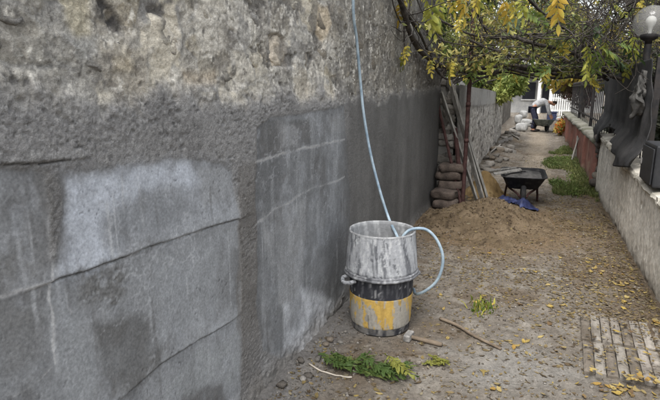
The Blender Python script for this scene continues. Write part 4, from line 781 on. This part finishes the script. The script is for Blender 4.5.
for i, (px, py, w, hh, lab) in enumerate([(521, 132, .20, .30, 'white rubbish sack lowest on the left bank'), (526, 127, .22, .34, 'white rubbish sack between the bank and the worker'), (518, 124, .20, .42, 'upright white rubbish sack against the far wall'), (523, 118, .22, .40, 'white rubbish sack farthest back on the left'), (561, 122, .22, .22, 'white rubbish sack beside the orange bush')]):
    q = ground(px, py); sack(q[0], q[1], float(gheight(q[0], q[1]))-.02, w, w*.8, hh*.5, lab, i+30, i*.7, 'whitesack', 'white rubbish sacks at the far end', 3, 'sack', 'rubbish_sack')
M['bluebox'] = mat('dark_blue_plastic', lin(36, 42, 66), lin(48, 54, 80), rough=.6, bump=.1)
q = ground(551.5, 121); cr = thing('blue_crate', (q[0], q[1], 0), 'dark blue crate standing behind the far wheelbarrow', 'crate')
MB().box((q[0]-.22, q[1], -.02), (q[0]+.22, q[1]+.5, .40), ch=.02).build('body', M['bluebox'], cr); MB().box((q[0]-.25, q[1]-.03, .402), (q[0]+.25, q[1]+.53, .45), ch=.01).build('rim', M['bluebox'], cr)
q = ground(566, 137); tree('orange_bush', (q[0]-.03, q[1], 0), [(q[0], q[1], -.03), (q[0], q[1], .3), (q[0]-.05, q[1], .5)], clumps_in((q[0]-.30, q[1]-.4, .12), (q[0]+.18, q[1]+.4, .55), 8, .17, 15), 2600, .075, YEL+[lin(176, 96, 44), lin(120, 120, 60)], 'small orange and yellow bush against the red wall', 'bush', None, 77, .02)

# ------------------------------------------------------------------ rubble, planks and sticks on the banks
for i, (p0, p1, w) in enumerate([((494, 147), (512, 143), .10), ((498, 152), (516, 154), .08), ((505, 138), (519, 142), .09), ((488, 158), (500, 150), .07), ((508, 133), (516, 128), .10)]):
    a, b = ground(*p0), ground(*p1); a[0] = max(a[0], -.86); b[0] = max(b[0], -.8); a[2] = gheight(a[0], a[1])+.03; b[2] = gheight(b[0], b[1])+.035
    tag(beam(a, b, w, .025, 1.4+.2*i).build('plank', M['greywood'], origin=tuple(a)), ['pale plank lying lowest on the rubble bank', 'brown grey plank at the foot of the rubble bank', 'pale plank in the middle of the rubble bank', 'short plank on the bank close to the yellow sand', 'plank farthest up the rubble bank near the sacks'][i], 'plank', 'planks on the rubble bank')
for i, (p0, p1) in enumerate([((573.5, 161), (571.5, 134)), ((576, 160), (577, 136)), ((571, 163), (574, 139))]):
    a = ground(*p0); a[2] = gheight(a[0], a[1])-.02; b = a+np.array([.10+.02*i, .2*(i-1)+.05, .52]); b[0] = min(b[0], RX-.02)
    tag(MB().tube(smoothpath([a, (a+b)/2+np.array([-.01, .01, 0]), b], 3), .014, 7).build('stake', M['greywood'], smooth=True, origin=tuple(a)), ['pale stake leaning on the red wall, nearest the middle of three', 'pale stake leaning on the red wall, right one of three', 'pale stake leaning on the red wall, left one of three'][i], 'stake', 'stakes leaning on the red wall')
STC = [(104, 100, 94), (118, 114, 108), (90, 85, 79), (134, 130, 124), (112, 103, 92)]
for i in range(60):
    if i < 34: x, y, s = random.uniform(-.88, -.45), random.uniform(9.5, 19), random.uniform(.05, .12)
    else: x, y, s = -1.12+abs(random.gauss(0, .10)), random.uniform(2.0, 5.2), random.uniform(.014, .03)
    V, Fs = blob((0, 0, 0), (s, s*.8, s*.55), i, .3, 2 if i < 34 else 1, .6, i); o = np.array([x, y, float(gheight(x, y))+s*.3])
    tag(mesh_np('rubble_stone', V+o, Fs, M['stone'], origin=tuple(o), col=np.tile(lin(*random.choice(STC)), (len(V), 1))), 'loose rubble stone on the bank along the garden wall' if i < 34 else 'small loose stone at the foot of the tall wall', 'stone', 'stones on the rubble bank' if i < 34 else 'stones at the wall foot')
# gravel: many small stones
def gravel(n):
    octv = np.array([(1, 0, 0), (-1, 0, 0), (0, 1, 0), (0, -1, 0), (0, 0, 1), (0, 0, -1)], float); of = np.array([(0, 2, 4), (2, 1, 4), (1, 3, 4), (3, 0, 4), (2, 0, 5), (1, 2, 5), (3, 1, 5), (0, 3, 5)])
    y = 1.7*np.exp(rng.random(n)*math.log(13/1.7)); x = rng.uniform(-1.12, .88, n); near = rng.random(n) < .25; x[near] = -1.12+np.abs(rng.normal(0, .22, near.sum()))
    s = .0028+.010*rng.random(n)**4+.0006*y; V = octv[None]*(.7+.6*rng.random((n, 6, 3)))*s[:, None, None]; V[..., 2] *= .6
    a = rng.random(n)*6.28; c, s_ = np.cos(a)[:, None], np.sin(a)[:, None]; V = np.stack([V[..., 0]*c-V[..., 1]*s_, V[..., 0]*s_+V[..., 1]*c, V[..., 2]], -1)
    V += np.stack([x, y, gheight(x, y)+s*.15], -1)[:, None]; pal = np.array([lin(*c_) for c_ in [(106, 100, 92), (94, 88, 80), (120, 115, 108), (134, 129, 122), (86, 80, 73)]]); C = np.repeat(pal[rng.integers(0, 5, n)], 6, 0)
    tag(mesh_np('gravel', V.reshape(-1, 3), (of[None]+np.arange(n)[:, None, None]*6).reshape(-1, 3), M['stone'], smooth=False, col=C), 'small stones and crumbs scattered over the dirt path', 'gravel', None, 'stuff')
gravel(5500)

# ------------------------------------------------------------------ fallen leaves
LP = [lin(164, 144, 88), lin(148, 130, 86), lin(136, 120, 88), lin(120, 105, 81), lin(100, 86, 68), lin(168, 150, 100), lin(150, 140, 116)]
def leaf_shape(n=4, curl=.25, seed=0):
    g = np.random.default_rng(seed); V = []
    for i in range(n+1):
        u = i/n; w = .21*math.sin(math.pi*(u**.8))+.004; z = curl*.25*(u-.5)**2*4*g.uniform(.3, 1); 
        V += [(u-.5, -w, z+.10*w+.02*g.normal()), (u-.5, 0, z-.02), (u-.5, w, z+.12*w+.02*g.normal())]
    Fs = [(i*3+k, i*3+3+k, i*3+4+k, i*3+1+k) for i in range(n) for k in (0, 1)]; return np.array(V), Fs
def litter_xy(n):
    X, Y = [], []
    while len(X) < n:
        y = 1.8*math.exp(random.random()*math.log(12/1.8)); x = random.uniform(-1.1, .9)
        d = .10+.75*float(sst(.1, .75, np.array(x+.25*fbm(np.array(x*2.), np.array(y*1.5), 1, 3))))*float(sst(2.4, 3.4, np.array(y)))*float(sst(11, 8, np.array(y)))+.35*math.exp(-((x+.1)/.5)**2-((y-4.3)/.6)**2)
        d *= .35+1.1*float(vnoise(x*5, y*5, 2))
        if .36 < x and 2.75 < y < 3.62: d *= .35
        if abs(x+.836) < .24 and abs(y-2.99) < .24: d = 0
        if random.random() < d: X.append(x); Y.append(y)
    return np.array(X), np.array(Y)
n = 11000; lx, ly = litter_xy(n); order = np.argsort(ly); lx, ly = lx[order], ly[order]
zz = np.array([pileh(a_, b_) for a_, b_ in zip(lx, ly)])
in_p = (lx > .38) & (ly > 2.78) & (ly < 3.61); zz = np.where(in_p, .030, zz)
NS = 8; shapes = [leaf_shape(3, .4, s) for s in range(NS)]
VV, FF, CC = [], [], []; o0 = 0
size = np.where(rng.random(n) < .05, rng.uniform(.04, .055, n), rng.uniform(.014, .034, n)); ci = rng.choice(7, n, p=[.07, .13, .2, .2, .2, .06, .14])
for i in range(n):
    V, Fs = shapes[i % NS]; a = random.random()*6.28; t = random.gauss(0, .28); V = V*size[i]; V = np.stack([V[:, 0], V[:, 1]*math.cos(t)-V[:, 2]*math.sin(t), V[:, 1]*math.sin(t)+V[:, 2]*math.cos(t)], 1)
    V = np.stack([V[:, 0]*math.cos(a)-V[:, 1]*math.sin(a), V[:, 0]*math.sin(a)+V[:, 1]*math.cos(a), V[:, 2]-V[:, 2].min()+.002], 1)+np.array([lx[i], ly[i], zz[i]])
    VV.append(V); FF.append(np.array(Fs)+o0); o0 += len(V); CC.append(np.tile(LP[ci[i]]*random.uniform(.45, .78), (len(V), 1)))
tag(mesh_np('leaf_litter', np.vstack(VV), np.vstack(FF), M['dryleaf'], smooth=False, col=np.vstack(CC)), 'dry brown and yellow leaflets strewn over the path', 'leaf litter', None, 'stuff')
lm = []
for s in range(8):
    V, Fs = leaf_shape(5, .5, 50+s); V[:, 1] *= 1.25; me_o = mesh_np('leaf_proto', V, Fs, M['dryleaf'], smooth=True, col=np.tile([lin(156, 134, 72), lin(140, 121, 74), lin(140, 114, 62), lin(132, 118, 82), lin(110, 92, 64), lin(150, 134, 88), lin(98, 80, 58), lin(142, 124, 74)][s], (len(V), 1)))
    lm.append(me_o.data); bpy.data.objects.remove(me_o)
spots = []
for (px, py, k, sx, sy) in [(632, 388, 44, 26, 7), (590, 352, 3, 6, 4), (520, 345, 4, 12, 6), (545, 330, 4, 12, 8), (555, 310, 3, 10, 6), (630, 292, 44, 30, 14), (600, 276, 34, 30, 16), (485, 305, 10, 10, 7), (520, 300, 5, 18, 8), (645, 365, 5, 10, 12), (625, 340, 5, 20, 10), (655, 330, 6, 6, 8), (560, 270, 8, 25, 12), (500, 250, 8, 40, 6), (445, 300, 3, 8, 6), (505, 388, 2, 15, 6), (592, 385, 8, 14, 9), (560, 350, 3, 14, 10)]:
    for _ in range(k): spots.append((px+random.gauss(0, sx*.6), py+random.gauss(0, sy*.6)))
for i, (px, py) in enumerate(spots):
    q = ground(px, min(py, 410))
    if q[0] > RX-.04: q[0] = RX-.04-random.random()*.2
    inp = .37 < q[0] and 2.77 < q[1] < 3.62
    o = bpy.data.objects.new('fallen_leaf', lm[i % 8]); COL.objects.link(o); s = random.uniform(.024, .056); o.scale = (s, s*random.uniform(.7, 1.2), s*random.uniform(.8, 2.2))
    o.location = (q[0], q[1], (.032 if inp else pileh(q[0], q[1]))+.006); o.rotation_euler = (random.gauss(0, .2), random.gauss(0, .15), random.random()*6.28)
    if inp: tag(o, 'yellow leaf fallen on the ribbed paving', 'leaf', 'leaves on the ribbed paving')
    elif py > 374 and px > 570: tag(o, 'yellow leaf in the drift below the ribbed paving', 'leaf', 'leaves drifted below the paving')
    elif px > 575: tag(o, 'yellow leaf among those by the foot of the low concrete wall', 'leaf', 'leaves by the low wall')
    elif py < 262: tag(o, 'yellow leaf on the path close to the sand heap', 'leaf', 'leaves before the sand heap')
    else: tag(o, 'lone yellow leaf on the open dirt between drum and paving', 'leaf', 'leaves on the open dirt')

# ------------------------------------------------------------------ grass by the right wall, weeds
def blades(n, xy, hgt, cols, seed):
    g = np.random.default_rng(seed); P = xy(g, n); n = len(P); z = gheight(P[:, 0], P[:, 1]); a = g.random(n)*6.28; h = hgt*(.4+.9*g.random(n)); ln = g.normal(0, .45, (n, 2)); w = .004+.004*g.random(n)
    d = np.stack([np.cos(a)*w, np.sin(a)*w, 0*a], 1); b = np.column_stack([P, z-.004]); mid = b+np.column_stack([ln*h[:, None]*.3, h*.6]); tip = b+np.column_stack([ln*h[:, None]*.9, h*.95])
    V = np.stack([b-d, b+d, mid+d*.8, mid-d*.8, tip], 1).reshape(-1, 3); i = np.arange(n)*5; Fc = np.concatenate([np.stack([i, i+1, i+2], 1), np.stack([i, i+2, i+3], 1), np.stack([i+3, i+2, i+4], 1)])
    C = np.array(cols)[g.integers(0, len(cols), n)]*(.7+.6*g.random(n))[:, None]; return V, Fc, np.repeat(C, 5, 0)
def gxy(g, n):
    P = np.column_stack([g.uniform(.05, .9, n*3), g.uniform(7.6, 15.5, n*3)]); e = .22+.05*(P[:, 1]-8); m = (fbm(P[:, 0]*2.2, P[:, 1]*1.2, 3, 3)+(P[:, 0]-.5)*1.1-.6*np.abs((P[:, 1]-10.6)/4)**2) > -.06; return P[m][:n]
V, Fc, C = blades(9000, gxy, .075, [lin(94, 104, 60), lin(106, 114, 68), lin(122, 122, 80), lin(84, 94, 54)], 3)
GC = gxy(np.random.default_rng(8), 160)
_v, _f, _c = leaf_cloud(7000, [(x_, y_, .035) for x_, y_ in GC], [(.10, .16, .05)]*len(GC), .035, [lin(80, 98, 50), lin(98, 114, 60), lin(118, 124, 74)], 11, .5, 0.); _v[:, 2] = np.maximum(_v[:, 2], gheight(_v[:, 0], _v[:, 1])); _f = _f+len(V); V = np.vstack([V, _v]); Fc = np.vstack([Fc, _f]); C = np.vstack([C, _c])
tag(mesh_np('grass', V, Fc, M['leaf'], smooth=False, col=C), 'green grass growing on the path along the red wall', 'grass', None, 'stuff')
wq = ground(483, 308)
V, Fc, C = blades(120, lambda g, n: np.column_stack([wq[0]+g.normal(0, .05, n), wq[1]+g.normal(0, .07, n)]), .05, [lin(112, 120, 50), lin(150, 146, 60), lin(90, 110, 44)], 5)
tag(mesh_np('weed_tuft', V, Fc, M['leaf'], smooth=False, col=C, origin=(wq[0], wq[1], 0)), 'little green weed tuft in the dirt before the sand heap', 'weed', None, 'stuff')

# ------------------------------------------------------------------ wisteria over the alley
def pinnate(pairs, seed, droop=.3, ll=.24, aspect=.36, spread=1.0):
    """unit-length compound leaf hanging along -Z; returns V,F"""
    g = np.random.default_rng(seed); m = MB(); pts = np.array([(0, droop*.3*math.sin(u*2.2), -u) for u in np.linspace(0, .92, 8)]); m.tube(pts, np.linspace(.012, .004, 8), 4, cap=False)
    def lf(p, d, nrm, L):
        d = d/np.linalg.norm(d); s_ = np.cross(d, nrm); s_ /= np.linalg.norm(s_)+1e-9; nn = np.cross(s_, d); V = []
        for u, w in ((0, .05), (.3, .8), (.65, .75), (1., .03)): c = p+d*L*u-nn*L*.25*u*u; V += [c-s_*L*aspect*.5*w+nn*L*.06*w, c, c+s_*L*aspect*.5*w+nn*L*.06*w]
        m.add(V, [(i*3+k, i*3+3+k, i*3+4+k, i*3+1+k) for i in range(3) for k in (0, 1)])
    for k in range(pairs):
        u = .16+.76*k/pairs; p = np.array([0, droop*.3*math.sin(u*2.2), -u])
        for s in (-1, 1): lf(p, np.array([s*spread, g.normal(0, .25), -.75+g.normal(0, .2)]), np.array([0, 1., .3+g.normal(0, .3)]), ll*(.8+.4*g.random())*(1-.3*abs(u-.5)))
    lf(np.array([0, droop*.27, -.92]), np.array([0, .1, -1.]), np.array([0, 1., 0]), ll); return np.vstack(m.V), m.F
LC = {'y': lin(172, 156, 66), 'o': lin(176, 146, 60), 'yg': lin(150, 150, 68), 'g': lin(94, 112, 58), 'dg': lin(54, 70, 42)}
lmesh = {}
for k_ in LC:
    for s in range(3):
        V, Fs = pinnate(5, s*7+len(k_), .3, .36, .46, .75); nn = fbm(V[:, 2]*4, V[:, 0]*4+s, s, 3); other = LC['g'] if k_ in ('yg', 'y') else LC['yg']; cc = mixc(np.tile(LC[k_], (len(V), 1)), other, sst(.1, .6, nn)*.7 if k_ != 'dg' else 0*nn)
        o = mesh_np('leaf_proto', V, Fs, M['leaf'], smooth=True, col=cc); lmesh[k_, s] = o.data; bpy.data.objects.remove(o)
VB = np.array([1.32, 7.4, 0.])
vine = thing('wisteria_vine', tuple(VB), 'twisted wisteria vine with yellowing leaves roofing the alley', 'vine')
def leaf(p, q, k_, s, rol):
    p, q = np.asarray(p), np.asarray(q); d = Vector(p-q); L = d.length; o = bpy.data.objects.new('leaf', lmesh[k_, s]); COL.objects.link(o); o.parent = vine
    Mx = Matrix.Translation(Vector(p-VB)) @ d.to_track_quat('Z', 'Y').to_matrix().to_4x4() @ Matrix.Rotation(rol, 4, 'Z') @ Matrix.Scale(L, 4); o.matrix_local = Mx
stems = [
 ([(396, -14, 4.9), (403, 8, 5.1), (409, 30, 5.5), (420, 50, 5.9), (436, 63, 6.2), (455, 69, 6.4), (480, 68, 6.5), (510, 65, 6.6), (550, 70, 6.8), (585, 66, 7.1), (612, 62, 7.3)], .027, .022),
 ([(404, 10, 5.2), (418, 30, 5.6), (430, 55, 5.9), (438, 72, 6.1), (447, 79, 6.25), (455, 77, 6.35), (459, 70, 6.45), (470, 64, 6.6)], .024, .018),
 ([(462, 72, 6.5), (490, 73, 6.7), (520, 69, 6.9), (556, 74, 7.0), (590, 78, 7.2), (612, 74, 7.4)], .035, .03),
 ([(500, 66, 6.7), (530, 74, 6.8), (560, 78, 7.0), (590, 72, 7.2), (608, 80, 7.4)], .028, .025),
 ([(510, 36, 6.2), (540, 45, 6.4), (565, 50, 6.7), (590, 62, 7.0), (608, 72, 7.3)], .035, .03),
 ([(470, 40, 6.0), (500, 52, 6.3), (530, 60, 6.6), (565, 62, 6.9), (600, 70, 7.3)], .022, .025),
 ([(440, 20, 5.6), (470, 34, 6.0), (500, 38, 6.3), (540, 34, 6.8), (580, 45, 7.2), (606, 62, 7.4)], .016, .022),
 ([(520, -10, 5.4), (545, 15, 5.9), (575, 35, 6.5), (600, 55, 7.1)], .02, .026),
 ([(455, 70, 6.4), (480, 78, 6.6), (505, 72, 6.8), (540, 80, 7.0)], .02, .014),
 ([(612, 60, 7.4), (618, 85, 7.45), (613, 110, 7.42), (618, 140, 7.42), (612, 180, 7.42), (612, 215, 7.4)], .06, .075),
 ([(608, 75, 7.3), (603, 90, 7.4), (608, 120, 7.5), (606, 150, 7.5), (610, 185, 7.42), (611, 212, 7.4)], .035, .05),
 ([(560, 62, 6.8), (590, 40, 6.9), (620, 20, 6.6), (645, -8, 6.2)], .025, .016),
 ([(575, 70, 7.0), (605, 52, 7.2), (640, 44, 7.4), (672, 30, 7.4)], .028, .018),
 ([(500, 66, 6.6), (490, 40, 6.4), (478, 15, 6.1), (470, -10, 5.8)], .02, .012)]
SP = []
for pts, r0, r1 in stems:
    P3 = []; r0, r1 = (r0, r1) if r0 in (.027, .06) else (r0*.62, r1*.7)
    for i, (x, y, Y) in enumerate(pts):
        q = atY(x, y, Y)
        if q[0] < WX+.07: q = atX(x, y, WX+.07)
        P3.append(q)
    if pts[-1][1] > 200: P3 = [np.array([max(p[0], RX+.32), p[1], p[2]]) if i > 0 else p for i, p in enumerate(P3)]; P3[-1][2] = -.05; P3[-2][2] = .35
    P = smoothpath(P3, 6); rr = np.linspace(r0, r1, len(P))*(1+.15*np.array([fbm(np.array(i*.5), np.array(r0*99), 1, 2) for i in range(len(P))])); MB().tube(P, rr, 8, lump=.22).build('stem', M['bark'], vine, smooth=True); SP.append(P)
tw = MB(); allP = np.vstack(SP[:9]+SP[11:])
g = np.random.default_rng(21)
def wiggle(p, d, L, n=7, w=.25):
    P = [p]; d = d/np.linalg.norm(d)
    for _ in range(n): d = d+g.normal(0, w, 3); d /= np.linalg.norm(d); P.append(P[-1]+d*L/n)
    return np.array(P)
TE = []
def clear_lamp(P):
    for p in P:
        if p[1] < LY+.15:
            a_, b_ = proj(p)
            if math.hypot(a_-651, b_-22) < 21 or (a_ > 644 and 22 < b_ < 60): return True
    return False
for i in range(560):
    if i < 240: p = allP[g.integers(len(allP))]+g.normal(0, .02, 3); d = np.array([g.normal(0, 1), g.normal(0, 1), g.normal(.35, .6)])
    else:
        px = 430+240*g.random()**.8; py = g.uniform(-25, 78 if px > 560 else 60); p = atY(px, py, g.uniform(5.6, 9.5)); d = np.array([g.normal(.5, 1), g.normal(0, .8), g.normal(.05, .5)])
        if p[0] < -1.0: continue
    L = g.uniform(.35, 1.3); P = wiggle(p, d, L); r = g.uniform(.003, .009)
    if P[:, 0].min() < WX+.05 and P[:, 1].min() < 7.0: P[:, 0] = np.maximum(P[:, 0], WX+.06)
    P[:, 2] = np.maximum(P[:, 2], 1.66+.25*g.random())
    if clear_lamp(P): continue
    tw.tube(P, np.linspace(r, r*.4, len(P)), 4, cap=False); TE += [P[-1], P[4]]
for i in range(420):                                                             # fine hanging twigs on the right
    px = g.uniform(575, 672); p = atY(px, g.uniform(-25, 45), g.uniform(5.4, 8.0)); P = wiggle(p, np.array([g.normal(0, .5), g.normal(0, .5), g.normal(-.3, .7)]), g.uniform(.3, .8), 6, .3)
    if clear_lamp(P): continue
    tw.tube(P, np.linspace(.006, .002, len(P)), 4, cap=False)
tag(tw.build('twigs', M['bark'], vine, smooth=True), None, None, None, 'stuff')
TC = [p for p in (TE[i] for i in g.permutation(len(TE))[:420]) if not clear_lamp([p+np.array([0, 0, d_]) for d_ in (-.12, 0, .12)]) and p[0] > WX+.15 and (proj(p)[0] < 570 or g.random() < .45)]
_v, _f, _c = leaf_cloud(5200, TC, [(.13, .13, .09)]*len(TC), .055, [lin(80, 90, 56), lin(112, 116, 68), lin(142, 138, 80), lin(150, 138, 80), lin(96, 104, 66)], 33, .6, .8, .42)
tag(mesh_np('leaflets', _v, _f, M['leaf'], vine, False, _c), kind='stuff')
near = [(396, 2, 392, 24, 4.6, 'g'), (404, -4, 399, 22, 4.5, 'o'), (402, 4, 396, 26, 4.7, 'yg'), (424, -8, 428, 20, 4.6, 'yg'), (432, 0, 430, 32, 4.7, 'yg'), (440, -6, 440, 22, 4.8, 'yg'), (436, 8, 436, 36, 4.9, 'yg'), (450, -8, 454, 14, 4.4, 'y'), (461, -10, 463, 20, 4.4, 'o'), (478, -12, 474, 12, 4.8, 'y'), (486, -10, 478, 16, 5.0, 'yg'), (503, -2, 506, 26, 4.5, 'o'), (511, 0, 514, 22, 4.7, 'y'), (521, -6, 522, 20, 4.9, 'yg'), (557, -8, 558, 27, 4.2, 'o'), (553, -12, 554, 14, 4.5, 'y'),
        (586, 43, 588, 66, 5.6, 'yg'), (592, 50, 606, 66, 5.6, 'g'), (598, 46, 618, 60, 5.7, 'g'), (606, 44, 610, 68, 5.8, 'g'), (614, 42, 634, 52, 5.6, 'g'), (632, 34, 634, 56, 5.6, 'yg'), (622, 46, 640, 62, 5.7, 'dg'), (600, 58, 596, 76, 5.9, 'g'), (610, 56, 626, 70, 5.9, 'dg'), (612, 8, 606, 24, 6.2, 'yg'), (455, 44, 462, 60, 6.4, 'g'), (448, 40, 446, 62, 6.3, 'g')]
for i, (x0_, y0_, x1_, y1_, Y, k_) in enumerate(near): leaf(atY(x0_, y0_, Y), atY(x1_, y1_, Y+.05), k_, i % 3, g.uniform(-.6, .6))
for i in range(150):
    p = TE[g.integers(len(TE))]+g.normal(0, .03, 3); d = np.array([g.normal(0, .5), g.normal(0, .5), -1]); d /= np.linalg.norm(d)
    if clear_lamp([p, p+d*.2]): continue
    leaf(p, p+d*g.uniform(.14, .26), ['yg', 'y', 'g', 'dg', 'g', 'yg', 'yg'][g.integers(7)], i % 3, g.uniform(-3, 3))
# cut green fronds lying on the dirt
for nm, pts, lab in [('cut_frond', [((318, 358), (366, 374)), ((330, 357), (350, 368)), ((340, 372), (372, 362)), ((322, 366), (345, 374))], 'green cut frond nearest the wall foot'), ('cut_frond', [((352, 374), (408, 378)), ((366, 380), (404, 368)), ((372, 372), (412, 372)), ((360, 366), (396, 382)), ((384, 364), (410, 383))], 'green cut frond with yellowing tips in front of the drum'), ('cut_frond', [((422, 365), (446, 362)), ((428, 358), (446, 366))], 'small yellow green leaf spray right of the larger fronds')]:
    c0 = ground(*pts[0][0]); c0[2] = float(gheight(c0[0], c0[1])); t = thing(nm, tuple(c0), lab, 'frond', 'cut fronds on the dirt')
    for i, (p0, p1) in enumerate(pts):
        a, b = ground(*p0), ground(*p1); a[2] = gheight(a[0], a[1])+.012+.012*i; b[2] = gheight(b[0], b[1])+.014+.008*i; V, Fs = pinnate(9, i+3, .25, .27, .30, .8)
        L = np.linalg.norm(b-a); d = (b-a)/L; sx = np.array([-d[1], d[0], 0]); zup = np.array([0, 0, 1.]); Vw = a+(-V[:, 2:3])*L*d+V[:, 0:1]*L*sx+(np.abs(V[:, 1:2])*.45*L+.004)*zup
        Vw = Vw+rng.normal(0, .004, Vw.shape); Vw[:, 2] = np.maximum(Vw[:, 2], gheight(Vw[:, 0], Vw[:, 1])+.003); nn = fbm(V[:, 2]*4, V[:, 0]*5, i, 3); cc = mixc(np.tile(lin(70, 90, 44), (len(V), 1)), lin(104, 114, 60), sst(0, .5, nn)); yl = lab.startswith('small') or i == 4
        mesh_np('leaf', Vw, Fs, M['leaf'], t, smooth=False, col=mixc(cc, lin(150, 146, 70), np.full(len(V), .6 if yl else 0)))
